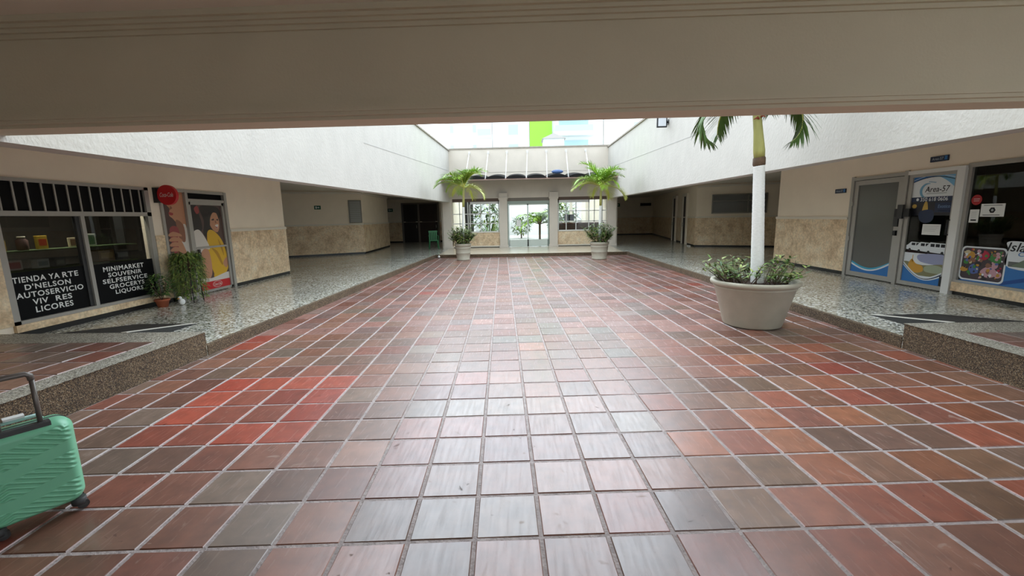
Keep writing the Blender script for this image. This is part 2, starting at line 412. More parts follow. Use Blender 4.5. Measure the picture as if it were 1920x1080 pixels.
# ---- terrazzo walkways, entrance slab and kerbs
wk = MB()
wk.prism([(-12,PE-.01),(XL(PE),PE-.01),(XL(YE),YE),(XR(YE),YE),(XR(PE),PE-.01),(13,PE-.01),(13,35),(-12,35)], -.06, WALK)
struct('floor_walkway', wk, TERR)
kb = MB()
for X, s in ((XL, -1), (XR, 1)):
    y0 = PE; y1 = YE
    kb.hexa([(X(y0)-s*.012,y0,0-.05),(X(y1)-s*.012,y1,-.05),(X(y1)+s*.06,y1,-.05),(X(y0)+s*.06,y0,-.05)][::s] +
            [(X(y0)-s*.012,y0,WALK+.002),(X(y1)-s*.012,y1,WALK+.002),(X(y1)+s*.06,y1,WALK+.002),(X(y0)+s*.06,y0,WALK+.002)][::s])
kb.box((XL(YE)-.1,YE-.012,-.05),(XR(YE)+.1,YE+.05,WALK+.002))
struct('trim_kerb', kb, AGG)
es = MB()
es.prism([(XL(18)+.15,YE+.02),(XR(18)-.15,YE+.02),(XR(18)+.05,YF),(XL(18)-.05,YF)], WALK, WALK+.006)
struct('floor_entrance', es, mat('cream_terrazzo', (206, 194, 172), .25, noise=.08, scale=40, coat=.2))

# ---- raised near platforms, tiled, with an aggregate border
def platform(name, X, s, xo):
    t = sempty(name)
    b = MB()
    b.prism([(X(-7),-7),(X(PE),PE),(xo,PE),(xo,-7)][::s], -.05, PLAT)
    struct('plinth', b, AGG, t)
    bd = MB()
    e = .004
    ib = lambda y: X(y)+s*.25
    bd.prism([(X(-7)-s*.008,-7),(X(PE)-s*.008,PE+.008),(ib(PE),PE+.008),(ib(-7),-7)][::s], PLAT, PLAT+e)
    bd.prism([(ib(PE),PE-.42),(ib(PE),PE+.008),(xo,PE+.008),(xo,PE-.42)][::s], PLAT, PLAT+e)
    struct('border', bd, AGGL, t)
    gt = MB(); gt.prism([(ib(-7),-7),(ib(PE-.42),PE-.42),(xo,PE-.42),(xo,-7)][::s], PLAT, PLAT+.001)
    struct('grout_bed', gt, GROUT, t)
    tm = MB(); cl = []
    n = 0
    for a in range(14):
        for b_ in range(33):
            u0 = .25+a*ts; y1 = PE-.42-b_*ts; y0 = y1-ts
            q = [(X(y0)+s*(u0+g), y0+g), (X(y0)+s*(u0+ts-g), y0+g), (X(y1)+s*(u0+ts-g), y1-g), (X(y1)+s*(u0+g), y1-g)]
            if abs(q[1][0]) > abs(xo): continue
            add_tile(tm, q[::s], PLAT+.006, lin(R_.choice(palette[:11])), cl)
    o = tm.build('tiles', [TILE], t)
    ca = o.data.attributes.new('tile_color', 'FLOAT_COLOR', 'FACE')
    for k, c in enumerate(cl): ca.data[k].color = c
platform('floor_platform_left', XL, -1, -8.2)
platform('floor_platform_right', XR, 1, 8.9)

# ---- white parapet walls over the galleries
def fascia(name, X, s, zb, ztop):
    b = MB(); th = .28; y0, y1 = YB0-.2, YF+.2
    def ring(y): return [(X(y), y, zb(y)), (X(y)+s*th, y, zb(y)), (X(y)+s*th, y, ztop(y)), (X(y), y, ztop(y))]
    a, c = ring(y0), ring(y1)
    b.add(a+c, [(0,1,2,3),(7,6,5,4),(0,4,5,1),(1,5,6,2),(2,6,7,3),(3,7,4,0)] if s > 0 else [(3,2,1,0),(4,5,6,7),(1,5,4,0),(2,6,5,1),(3,7,6,2),(0,4,7,3)])
    struct(name, b, WHITE)
    k = MB()
    def cap(y): return [(X(y)-s*.05,y,ztop(y)), (X(y)+s*(th+.05),y,ztop(y)), (X(y)+s*(th+.05),y,ztop(y)+.06), (X(y)-s*.05,y,ztop(y)+.06)]
    a, c = cap(y0), cap(y1)
    k.add(a+c, [(0,1,2,3),(7,6,5,4),(0,4,5,1),(1,5,6,2),(2,6,7,3),(3,7,4,0)] if s > 0 else [(3,2,1,0),(4,5,6,7),(1,5,4,0),(2,6,5,1),(3,7,6,2),(0,4,7,3)])
    struct('trim_coping', k, mat('coping_cement', (158, 150, 138), .85, noise=.1))
zbL = lambda y: 2.285+.0073*y
zbR = lambda y: 2.33+.007*y
fascia('wall_parapet_left', XL, -1, zbL, lambda y: 4.94)
fascia('wall_parapet_right', XR, 1, zbR, lambda y: 4.93+max(0, (y-15.5))*.0)
for X, s, za, zc in ((XL,-1,3.52,3.97), (XR,1,3.6,3.93)):
    b = MB()
    for y0, y1 in ((10.8, 16.1), (16.1, 21.6)):
        z0 = za+(zc-za)*(y0-10.8)/10.8; z1 = za+(zc-za)*(y1-10.8)/10.8
        b.add([(X(y0)-s*.006,y0,z0),(X(y1)-s*.006,y1,z1),(X(y1)-s*.006,y1,z1+.018),(X(y0)-s*.006,y0,z0+.018),
               (X(y0)+s*.01,y0,z0),(X(y1)+s*.01,y1,z1),(X(y1)+s*.01,y1,z1+.018),(X(y0)+s*.01,y0,z0+.018)],
              [(0,1,2,3),(3,2,6,7),(0,4,5,1)])
    struct('trim_seam', b, mat('seam_grey', (186, 184, 178), .9))  # slightly darker strip marking the wall seam

# ---- near beam with mouldings, ceiling of the passage
b = MB(); b.box((-9,YB0,BZ),(10,YB1,3.4))
struct('wall_beam', b, BEAMP)
b = MB()
for d0, z0, z1 in ((.03,2.385,2.41),(.045,2.41,2.435),(.03,2.435,2.462),(.015,2.462,2.48)):
    b.box((-9,YB0-d0,z0),(10,YB0+.02,z1))
for d0, z0, z1 in ((.02,2.955,2.985),(.045,2.985,3.01),(.07,3.01,3.035),(.10,3.035,3.075)):
    b.box((-9,YB0-d0,z0),(10,YB0+.02,z1))
struct('trim_mouldings', b, BEAMP)
b = MB(); b.box((-9,-7,3.075),(7.9,YB0+.1,3.3))
struct('ceiling', b, CEIL)
b = MB(); b.prism([(-13,YB1-.1),(XL(YB1)-.26,YB1-.1),(XL(YF)-.26,YF+.5),(-4.2,YF+.5),(-4.2,35),(-13,35)], 2.93, 3.2)
b.prism([(XR(YB1)+.26,YB1-.1),(13,YB1-.1),(13,35),(4.7,35),(4.7,YF+.5),(XR(YF)+.26,YF+.5)], 2.93, 3.2)
struct('ceiling_gallery', b, CEIL)
# passage sides behind the camera
b = MB(); b.box((-9.2,-5.2,-.05),(2.0,-5,3.3))
struct('wall_passage', b, BEAMP)

# ---- shop front walls: beige plaster over a stone dado
def dado(mb, a, b_, side, mi=0): mb.obox(a, b_, .03, WALK+.07, 1.44, mi, side)
def wallrun(name, a, b_, th=.2, z1=2.95, stone=True, side=1):
    """wall along a-b, its visible face on the line, thickness to side"""
    t = sempty(name)
    m_ = MB(); m_.obox(a, b_, th, WALK-.02, z1, 0, side); struct('plaster', m_, BEIGE, t)
    if stone:
        m_ = MB(); m_.obox(a, b_, .03, WALK+.08, 1.44, 0, -side); struct('stone_dado', m_, STONE, t)
        m_ = MB(); m_.obox(a, b_, .055, 1.44, 1.485, 0, -side); m_.obox(a, b_, .04, 1.485, 1.505, 0, -side); struct('dado_cap', m_, TRIMW, t)
        m_ = MB(); m_.obox(a, b_, .012, WALK, WALK+.08, 0, -side); struct('baseboard', m_, BLACK, t)
    return t
# side=1 puts the thickness to the left of a->b
wallrun('wall_left', (WL, 9.92), (WL, 12.3), .2)                         # beside the poster door
m_ = MB()
m_.box((WL-.2,7.85,WALK),(WL,8.08,2.95)); m_.box((WL-.2,-7,2.32),(WL,7.85,2.95)); m_.box((WL-.2,8.08,2.34),(WL,9.92,2.95)); m_.box((WL-.2,-7,WALK),(WL,5.42,2.32))
struct('wall_left_shopfront', m_, BEIGE)
m_ = MB(); m_.box((WL-.02,7.86,WALK+.08),(WL+.03,8.07,1.44)); m_.box((WL-.2,5.42,WALK+.09),(WL+.05,7.86,.32)); m_.box((WL-.02,PE-9,PLAT+.02),(WL+.03,5.42,1.44))
struct('trim_stone_left', m_, STONE)
m_ = MB(); m_.box((WL-.1,5.0,WALK),(WL+.0,7.86,WALK+.09)); m_.box((WL-.1,7.86,WALK),(WL+.012,8.07,WALK+.08))
struct('baseboard_left', m_, BLACK)
wallrun('wall_left_return', (WL-.2, 12.3), (-11.5, 12.3), .2, stone=False)
wallrun('wall_left_gallery', (-11.5, 16.99), (-7.28, 19.28), .2)
wallrun('wall_left_gallery_side', (-7.28, 19.28), (-7.68, 24.11), .2)
wallrun('wall_left_gallery_recess', (-7.68, 24.11), (-10.4, 24.11), .2, stone=False)
wallrun('wall_left_gallery_end', (-10.4, 28.2), (-3.9, 28.2), .2)
wallrun('wall_lobby_left', (-4.08, 28.2), (-4.08, YF+.3), .2)

# right side (mirror: face looks to -x)
wallrun('wall_right', (WR, 13.2), (WR, 10.33), .2, side=1)
m_ = MB(); m_.box((WR,3.4,2.38),(WR+.2,10.33,2.95)); m_.box((WR,3.4,WALK),(WR+.2,4.6,2.38))
struct('wall_right_shopfront', m_, BEIGE)
m_ = MB(); m_.box((WR-.05,4.6,WALK+.07),(WR+.2,7.70,.36)); m_.box((WR-.03,3.4,PLAT+.02),(WR+.02,4.6,1.44))
struct('trim_stone_right', m_, STONE)
m_ = MB(); m_.box((WR,4.6,WALK),(WR+.1,7.70,WALK+.07))
struct('baseboard_right', m_, BLACK)
wallrun('wall_right_return', (12.5, 13.2), (WR+.2, 13.2), .2, stone=False)
wallrun('wall_right_gallery', (7.88, 19.92), (12.5, 18.0), .2)
wallrun('wall_right_gallery_side', (9.9, 33.3), (7.88, 19.92), .2)
wallrun('wall_right_gallery_end', (4.5, 33.3), (9.9, 33.3), .2)
wallrun('wall_lobby_right', (4.62, YF+.3), (4.62, 33.3), .2)
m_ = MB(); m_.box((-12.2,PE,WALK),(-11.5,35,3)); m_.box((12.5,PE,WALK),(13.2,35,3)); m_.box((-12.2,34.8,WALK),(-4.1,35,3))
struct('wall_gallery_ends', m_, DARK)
# crown strip at the top of the gallery walls
m_ = MB(); m_.obox((-11.5,16.99),(-7.28,19.28),.05,2.8,2.88,0,-1); m_.obox((-7.28,19.28),(-7.68,24.11),.05,2.8,2.88,0,-1); m_.obox((7.88,19.92),(12.5,18.0),.05,2.8,2.88,0,-1)
struct('trim_crown', m_, TRIMW)

# ------------------------------------------------------------------ far facade
FF = Face((0, YF, 0), (1,0,0), (0,-1,0))
m_ = MB(); FF.box(m_, -4.25, 4.75, 2.6, 5.0, -.25, 0); FF.box(m_, -4.2, -3.62, WALK, 2.6, -.25, 0); FF.box(m_, 4.17, 4.7, WALK, 2.6, -.25, 0)
struct('wall_facade', m_, FACADE)
m_ = MB(); FF.box(m_, -4.0, 4.5, 5.0, 5.06, -.3, .05); FF.box(m_, -4.0, 4.5, 3.86, 3.875, -.01, .006)
struct('trim_facade', m_, mat('coping_cement', (158,150,138)))
m_ = MB(); FF.box(m_, -3.66, -1.2, 2.6, 2.66, 0, .05); FF.box(m_, 1.66, 4.2, 2.6, 2.66, 0, .05)
struct('trim_lintels', m_, FACADE)
COLS = [(-4.10,-3.66), (-1.23,-.83), (1.29,1.70), (4.20,4.62)]
for k, (a, c) in enumerate(COLS):
    m_ = MB(); zt = 2.84 if k in (1, 2) else 2.6
    FF.box(m_, a, c, WALK, zt, -.2, .16)
    FF.box(m_, a-.03, c+.03, WALK, WALK+.12, -.2, .19)
    if k in (1, 2):
        FF.box(m_, a-.035, c+.035, 2.52, 2.58, -.2, .19); FF.box(m_, a-.05, c+.05, 2.58, 2.64, -.2, .21)
        FF.box(m_, a-.02, c+.02, 2.64, 2.84, -.2, .18)
    struct('trim_column', m_, FACADE, bevel=.008)
def grid_window(name, u0, u1, v0, v1, us, vs, frame=None):
    t = sempty(name)
    m_ = MB(); w = .022
    for u in us: FF.box(m_, u-w, u+w, v0, v1, -.06, -.02)
    for v in vs: FF.box(m_, u0, u1, v-w, v+w, -.06, -.02)
    struct('muntins', m_, ALUW, t)
    if frame:
        m_ = MB(); a, c = frame; k = .045
        FF.box(m_, a, a+k, v0, v1, -.07, 0); FF.box(m_, c-k, c, v0, v1, -.07, 0); FF.box(m_, a, c, v0, v0+.03, -.07, 0); FF.box(m_, a, c, v1-.12, v1, -.07, 0)
        struct('frame', m_, ALUW, t)
    m_ = MB(); FF.box(m_, u0, u1, v0, v1, -.045, -.039); struct('panes', m_, GLASS, t)
    m_ = MB(); FF.box(m_, u0, u1, v1, 2.6, -.1, -.03); struct('transom_panel', m_, mat('brown_header', (96,78,66), .7), t)
    m_ = MB(); FF.box(m_, u0, u1, WALK+.09, v0-.04, -.2, .0); struct('stone_panel', m_, STONE, t)
    m_ = MB(); FF.box(m_, u0, u1, v0-.045, v0, -.2, .04); FF.box(m_, u0, u1, WALK+.04, WALK+.1, -.2, .03); struct('sill', m_, TRIMW, t)
    m_ = MB(); FF.box(m_, u0, u1, WALK, WALK+.04, -.2, -.02); struct('base_strip', m_, BLACK, t)
grid_window('window_3', -3.66, -1.23, .93, 2.44, [-3.26,-2.84,-2.19,-1.72], [1.36,1.84], (-2.76,-1.25))
grid_window('window_4', 1.70, 4.20, .93, 2.44, [2.14,2.63,3.55,3.95], [1.38,1.90], (1.72,3.30))
# glass entrance doors
t = sempty('door_3')
m_ = MB(); FF.box(m_, -.83, 1.29, 2.3, 2.44, -.1, -.02); FF.box(m_, -.83, -.78, WALK, 2.3, -.1, -.02); FF.box(m_, 1.24, 1.29, WALK, 2.3, -.1, -.02)
FF.box(m_, -.83, 1.29, 2.44, 2.6, -.12, -.03, 1)
struct('frame', m_, [mat('greenish_aluminium', (150,164,152), .4), mat('grey_header', (120,112,100), .6)], t)
for a, c, z in ((-.77,.2,-.06), (.2,1.24,-.09)):
    m_ = MB(); FF.box(m_, a, c, WALK+.02, .5, z-.015, z+.015); FF.box(m_, a, a+.03, WALK+.02, 2.3, z-.015, z+.015); FF.box(m_, c-.03, c, WALK+.02, 2.3, z-.015, z+.015); FF.box(m_, a, c, 2.24, 2.3, z-.015, z+.015)
    lf = struct('leaf', m_, mat('pale_green_aluminium', (206,214,204), .4), t)
    m_ = MB(); FF.box(m_, a+.03, c-.03, .5, 2.24, z-.004, z+.004); struct('pane', m_, GLASS, lf)
m_ = MB(); m_.tube([FF.p(.27,.95,0), FF.p(.27,.95,.04), FF.p(.27,1.25,.04), FF.p(.27,1.25,0)], .012); struct('handle', m_, MGREY, t)
m_ = MB(); FF.box(m_, -.38, -.16, 1.18, 1.5, -.035, -.03); FF.text(m_, 'AVISO', -.35, -.19, 1.42, 1.46, -.028, 1)
m_.v = m_.v[:]; o = m_.build('notice', [WPAPER, WPAPER]); tag(o, 'white paper notice taped to the glass entrance door', 'notice')

# lobby behind the facade and the garden beyond
m_ = MB(); m_.box((-4,YF+.25,2.75),(4.6,24.2,2.93)); struct('ceiling_lobby', m_, CEIL)
m_ = MB(); m_.box((-60,35,-.2),(60,140,-.02)); m_.box((-60,-40,-.4),(-12,140,-.25)); m_.box((13,-40,-.4),(60,140,-.25)); m_.box((9.4,-40,-.4),(13,4,-.05)); m_.box((-60,-60,-.4),(60,-7,-.25))
struct('floor_street', m_, mat('bounce_pavement', (184,180,170), .9, noise=.1))  # unseen ground, made pale to bounce more light onto the near beam
m_ = MB(); m_.box((-4.0,24.4,WALK-.05),(4.6,36,WALK+.012)); struct('floor_garden', m_, mat('pale_paving', (206,204,196), .8, noise=.08))
m_ = MB(); m_.box((-4.2,37,0),(.2,37.2,3.2)); m_.box((.2,39,0),(4.8,39.2,3.3)); struct('wall_garden', m_, mat('white_wall', (240,240,238), .8))

def leafblade(mb, p, d, L, w, mi=0, droop=.4, segs=3):
    """one narrow leaf: tapered strip bending down"""
    p = Vector(p); d = Vector(d).normalized(); side = d.cross(Vector((0,0,1)))
    if side.length < .01: side = Vector((1,0,0))
    side.normalize(); vs = []; 
    for i in range(segs+1):
        t = i/segs; ww = w*(1-t)**.7 if i < segs else w*.05
        if i == 0: ww = w*.5
        vs += [p+side*ww/2, p-side*ww/2]
        d = (d+Vector((0,0,-droop/segs))).normalized(); p = p+d*L/segs
    mb.add(vs, [(2*i,2*i+1,2*i+3,2*i+2) for i in range(segs)], mi, True)

def bush(mb, c, rx, ry, rz, n, L, w, rng, mis=(0,1,2)):
    for _ in range(n):
        a = rng.uniform(0, 2*math.pi); h = rng.uniform(-1,1); r = rng.uniform(.5,1)**.5
        s = math.sqrt(1-h*h)
        p = (c[0]+rx*r*s*math.cos(a), c[1]+ry*r*s*math.sin(a), c[2]+rz*r*h)
        leafblade(mb, p, (math.cos(a)+rng.uniform(-.6,.6), math.sin(a)+rng.uniform(-.6,.6), rng.uniform(-.3,.9)), L*rng.uniform(.6,1.2), w*rng.uniform(.7,1.2), rng.choice(mis), rng.uniform(.1,.9), 2)

def frond(leaf, rach, base, az, el, L, droop, lw, nl, rng, mi=0, ll=.45, lift=.5):
    """pinnate palm frond: arching rachis with paired leaflets"""
    p = Vector(base); pts = [p.copy()]; N = 14; e = el
    for i in range(N):
        e -= droop/N*(0.4+1.2*i/N)
        d = Vector((math.cos(az)*math.cos(e), math.sin(az)*math.cos(e), math.sin(e)))
        p = p+d*L/N; pts.append(p.copy())
    rach.tube(pts, [.018*L*(1-i/N*.85) for i in range(N+1)], 5, 0)
    for k in range(nl):
        t = .14+.86*k/nl; f = t*N; i = min(int(f), N-1); q = pts[i].lerp(pts[i+1], f-i)
        d = (pts[i+1]-pts[i]).normalized(); side = d.cross(Vector((0,0,1)))
        if side.length < .02: side = Vector((math.sin(az), -math.cos(az), 0))
        side.normalize(); upv = side.cross(d)
        l = ll*L*math.sin(math.pi*(.18+.72*t))*rng.uniform(.85,1.1)
        for s in (1, -1):
            dd = d*(.55+.5*t)+side*s*.9+upv*lift*rng.uniform(.5,1.2)
            leafblade(leaf, q, dd, l, lw*rng.uniform(.8,1.2), mi, rng.uniform(.55,1.0), 3)

grng = random.Random(5)
def garden_plant(name, label, cat, c, kind, sz):
    t = thing(name, label, cat, c, 0)
    mb = MB(); st = MB()
    if kind == 'bush':
        st.tube([(0,0,0),(0,0,sz*.6)], .05, 6); bush(mb, (0,0,sz*.6), sz*.46, sz*.38, sz*.46, 420, sz*.2, sz*.1, grng)
    elif kind == 'spiky':
        st.tube([(0,0,0),(0,0,.25)], .09, 6)
        for k in range(46):
            a = grng.uniform(0,6.28); e = grng.uniform(.25,1.4)
            leafblade(mb, (0,0,.25), (math.cos(a)*math.cos(e), math.sin(a)*math.cos(e), math.sin(e)), sz*grng.uniform(.7,1.1), .13, grng.choice((0,1,2)), .6, 4)
    else:
        st.tube([(0,0,0),(0,0,sz*.38)], .07, 7)
        for k in range(15):
            frond(mb, st, (0,0,sz*.38), k*2.4+grng.uniform(-.2,.2), grng.uniform(.3,1.2), sz*.6, 1.5, .075, 34, grng, grng.choice((0,1)))
    st.build('stem', STEM, t); mb.build('foliage', [LEAF, LEAFY, LEAFD] if kind != 'palm' else [FRONDD, FROND], t)
garden_plant('garden_bush', 'leafy bush seen through the small panes beside the potted palm nearest the green chair', 'bush', (-2.6,30.4,WALK), 'bush', 2.5)
garden_plant('agave', 'spiky pale agave seen through the multi-pane window on the green chair side', 'agave', (-2.0,25.7,WALK), 'spiky', 1.75)
garden_plant('garden_palm', 'feathery garden palm seen through the glass entrance door', 'palm', (1.0,27.4,WALK), 'palm', 2.7)
garden_plant('garden_bush', 'yellowish low bush seen through the entrance door beside the paper notice', 'bush', (-.2,30.6,WALK), 'bush', 1.5)
garden_plant('garden_bush', 'pale green bush seen through the window above the reception desk', 'bush', (2.6,29.9,WALK), 'bush', 2.4)
garden_plant('garden_bush', 'tall bush between the two white posts behind the reception desk', 'bush', (2.9,33.8,WALK), 'bush', 2.1)
for x, lb in ((2.95,'slim white post seen through the second pane column behind the reception desk'), (3.95,'white post seen beside the window frame behind the reception desk')):
    m_ = MB(); m_.box((x-.09,27,WALK+.01),(x+.09,27.18,2.95)); m_.box((x-.13,26.96,WALK+.01),(x+.13,27.22,.3)); tag(m_.build('white_post', TRIMW), lb, 'post')
# reception desk
t = thing('reception_desk', 'dark brown reception desk behind the window beside the entrance', 'desk', (3.0,23.8,WALK))
m_ = MB(); m_.box((-1.2,-.3,0),(1.3,.3,1.1)); m_.build('body', mat('dark_wood', (74,46,34), .5, noise=.25, scale=6, stretch=(1,1,8)), t)
m_ = MB(); m_.box((-1.25,-.36,1.1),(1.35,.34,1.16)); m_.build('top', mat('brown_top', (112,70,48), .4), t, bevel=.008)
t = thing('monitor', 'black computer monitor standing on the reception desk', 'monitor', (2.5,23.8,WALK+1.16))
m_ = MB(); m_.box((-.26,-.02,.1),(.26,.02,.44)); m_.build('screen', MBLACK, t, bevel=.005)
m_ = MB(); m_.box((-.12,-.08,0),(.12,.1,.012)); m_.box((-.02,0,.01),(.02,.03,.12)); m_.build('foot', MBLACK, t)
t = thing('telephone', 'white desk telephone beside the computer monitor', 'telephone', (3.05,23.7,WALK+1.16))
m_ = MB(); m_.hexa([(-.09,-.1,0),(.09,-.1,0),(.09,.1,0),(-.09,.1,0),(-.09,-.1,.03),(.09,-.1,.03),(.09,.1,.09),(-.09,.1,.09)]); m_.build('body', ALUW, t)
m_ = MB(); m_.tube([(-.1,.02,.09),(-.08,.02,.11),(.08,.02,.11),(.1,.02,.09)], .018); m_.build('handset', ALUW, t)

# ---- canopy with barrel vaulted panels hung from rods
cany = thing('canopy', 'scalloped dark canopy hung by white rods above the glass entrance', 'canopy', (0,YF,3.4))
YA = 19.7; dY = YA-YF
edges = [-3.72,-2.64,-1.72,-.80,.14,1.07,2.03,2.99,4.2]
zf, zk = 3.36-3.4, 3.62-3.4
fr = MB()
fr.box((edges[0],dY-.03,zf-.035),(edges[-1],dY+.03,zf+.025))
for e in edges: fr.hexa([(e-.025,dY,zf-.03),(e+.025,dY,zf-.03),(e+.025,-.02,zk-.03),(e-.025,-.02,zk-.03),(e-.025,dY,zf+.02),(e+.025,dY,zf+.02),(e+.025,-.02,zk+.02),(e-.025,-.02,zk+.02)])
fr.build('frame', PINK, cany)
TEJA = mat('dark_canopy_sheet', (17,14,14), .6, noise=.2, spec=.2, scale=3)
for i in range(8):
    a, c = edges[i]+.03, edges[i+1]-.03; m_ = MB(); n = 10; vs = []
    for off in (0, .02):
        for yy, z in ((dY-.06, zf), (-.03, zk)):
            for k in range(n+1):
                t_ = k/n; vs.append((a+(c-a)*t_, yy, z+.02+.11*math.sin(math.pi*t_)**.6+off))
    h = 2*(n+1)
    fs = [(k, n+1+k, n+2+k, k+1) for k in range(n)]+[(h+k+1, h+n+2+k, h+n+1+k, h+k) for k in range(n)]+[(k, k+1, h+k+1, h+k) for k in range(n)]+[(n+1+k+1, n+1+k, h+n+1+k, h+n+2+k) for k in range(n)]
    m_.add(vs, fs, 0, True)
    fv = [vs[k] for k in range(n+1)]
    m_.add(fv+[(x, y, zf-.0) for x, y, z in fv], [(k, k+1, n+2+k, n+1+k) for k in range(n)], 0)
    m_.build('canopy_panel', TEJA, cany)
tops = [-2.72,-1.76,-.81,.22,1.18,2.17,3.15]
for i, x in enumerate(tops):
    m_ = MB(); m_.tube([(x*.978,-.01,4.86-3.4-.04), (edges[i+1],dY,zf+.02)], .022, 8); m_.box((x*.978-.05,-.02,4.86-3.4-.1),(x*.978+.05,-.001,4.86-3.4+.03))
    m_.build('rod', ALUW, cany)
m_ = MB(); vs = []
m_.ico((1.55,YA+.2,3.64), .27, 0, 1, .45, .34, 8)
tag(m_.build('tarp', mat('blue_tarp', (70,96,142), .6, noise=.2)), 'blue bundled tarp lying on a canopy panel above the entrance', 'tarp')

# ------------------------------------------------------------------ shop on the left: window_1, door_1
LF = Face((WL, 0, 0), (0,1,0), (1,0,0))
t = sempty('window_1')
m_ = MB()
LF.box(m_, 5.42, 5.5, .32, 2.32, -.06, .03); LF.box(m_, 7.76, 7.85, .32, 2.32, -.06, .03); LF.box(m_, 5.42, 7.85, 2.27, 2.32, -.06, .03)
LF.box(m_, 5.42, 7.85, 1.8, 1.87, -.06, .03); LF.box(m_, 5.42, 7.85, .32, .37, -.06, .03); LF.box(m_, 6.55, 6.61, .37, 1.8, -.06, .03)
struct('frame', m_, ALU, t)
m_ = MB(); LF.box(m_, 6.49, 6.55, .37, 1.8, -.06, .0); struct('dark_mullion', m_, MGREY, t)
for y in (5.57,5.74,5.91,6.1,6.27,6.45,6.62,6.79,6.97,7.16,7.34,7.51,7.68):
    m_ = MB(); LF.box(m_, y-.011, y+.011, 1.87, 2.27, -.008, .008); struct('bar', m_, ALU, t)
m_ = MB(); LF.box(m_, 5.5, 7.76, 1.87, 2.27, -.016, -.009); struct('transom_pane', m_, mat('black_film', (12,12,13), .7, spec=.15), t)
for a, c in ((5.5,6.49),(6.61,7.76)):
    m_ = MB(); LF.box(m_, a, c, .37, 1.8, -.03, -.024); struct('pane', m_, GLASSD, t)
m_ = MB(); LF.box(m_, 5.5, 6.49, .37, 1.03, -.02, -.018); LF.box(m_, 6.61, 7.76, .37, 1.02, -.02, -.018); struct('black_band', m_, mat('black_vinyl', (14,14,15), .7, spec=.15), t)
def vinyl(name, lines, mir):
    mb = MB()
    for body, u0, u1, v0, v1 in lines: LF.text(mb, body, u0, u1, v0, v1, -.015, 0, 0, .02, 1.12)
    struct(name, mb, WPAPER, t)
vinyl('lettering', [('TIENDA YA', 5.53, 6.13, .885, .965), ('RTE', 6.17, 6.40, .885, .965), ("D'NELSON", 5.66, 6.27, .775, .855), ('AUTOSERVICIO', 5.54, 6.44, .665, .745), ('VIV', 5.72, 5.92, .555, .635), ('RES', 6.02, 6.25, .555, .635), ('LICORES', 5.74, 6.25, .44, .525)], 0)
vinyl('lettering', [('MINIMARKET', 6.80, 7.56, .885, .965), ('SOUVENIR', 6.87, 7.50, .785, .86), ('SELFSERVICE', 6.76, 7.60, .685, .76), ('GROCERYS', 6.86, 7.52, .585, .66), ('LIQUORS', 6.95, 7.48, .475, .56)], 0)
# shop interior shell
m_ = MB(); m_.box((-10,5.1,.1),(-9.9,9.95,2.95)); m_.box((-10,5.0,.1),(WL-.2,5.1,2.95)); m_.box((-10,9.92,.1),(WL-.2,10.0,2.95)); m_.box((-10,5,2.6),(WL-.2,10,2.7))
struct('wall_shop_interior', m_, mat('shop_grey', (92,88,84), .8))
# display shelf and goods behind the glass
t = thing('display_rack', 'dark display rack with green ledges behind the minimarket window', 'rack', (WL-.42,6.64,WALK))
for y in (-1.1,1.08):
    m_ = MB(); m_.box((-.16,y-.02,0),(.0,y+.02,1.75)); m_.build('upright', MGREY, t)
for z in (.88,1.16):
    m_ = MB(); m_.box((-.17,-1.1,z),(.17,1.1,z+.02)); m_.build('shelf', mat('green_ledge', (74,92,58), .6), t)
def good(name, label, cat, y, z, w, h, d, rgb, kind='box', rgb2=None):
    c = mat('goods_%d_%d_%d' % rgb, rgb, .5); c2 = mat('goods_%d_%d_%d' % (rgb2 or (230,226,214)), rgb2 or (230,226,214), .5)
    o = thing(name, label, cat, (WL-.36, y, z+.002))
    m_ = MB()
    if kind == 'frame':
        m_.box((-.012,-w/2,0),(.012,w/2,h)); m_.build('frame', c, o, bevel=.004)
        m_ = MB(); m_.box((.012,-w/2+.025,.025),(.015,w/2-.025,h-.025)); m_.build('picture', c2, o)
    elif kind == 'jar':
        m_.lathe([(w/2*.9,0),(w/2,.02),(w/2,h*.7),(w/2*.6,h*.85),(w/2*.6,h*.88)], n=16); m_.build('body', c, o)
        m_ = MB(); m_.lathe([(w/2*.66,h*.88),(w/2*.66,h)], n=16); m_.build('lid', c2, o)
    else:
        m_.box((-d/2,-w/2,0),(d/2,w/2,h)); m_.build('carton', c, o, bevel=.004)
        m_ = MB(); m_.box((d/2,-w*.38,h*.25),(d/2+.002,w*.38,h*.75)); m_.build('label_panel', c2, o)
    o.rotation_euler = (0,0,R_.uniform(-.12,.12))
s1, s2, s3 = WALK+.902, WALK+1.182, WALK+1.462
good('picture_frame', 'yellow framed picture on the display rack above the word TIENDA', 'picture', 5.72, s2, .2, .15, .02, (200,164,88), 'frame', (150,120,70))
good('jar', 'dark jar with a pale lid beside the yellow framed picture', 'jar', 6.02, s2, .13, .2, .1, (96,70,66), 'jar', (220,214,190))
good('snack_packet', 'yellow and red snack packet on the rack beside the dark jar', 'packet', 6.27, s2, .14, .2, .05, (214,178,60), 'box', (196,70,40))
good('greeting_card', 'pink and white card leaning low on the rack above D\'NELSON', 'card', 5.86, s1, .2, .14, .02, (226,206,200), 'frame', (206,130,130))
good('carton', 'white carton standing low on the rack above AUTOSERVICIO', 'box', 6.2, s1, .17, .13, .1, (206,208,208), 'box', (160,166,172))
good('carton', 'grey carton low on the rack next to the dark mullion', 'box', 6.44, s1, .14, .13, .1, (120,122,122), 'box', (150,152,150))
good('picture_frame', 'brown framed card beside the mullion over the word MINIMARKET', 'picture', 6.72, s2, .13, .15, .02, (206,192,160), 'frame', (110,80,60))
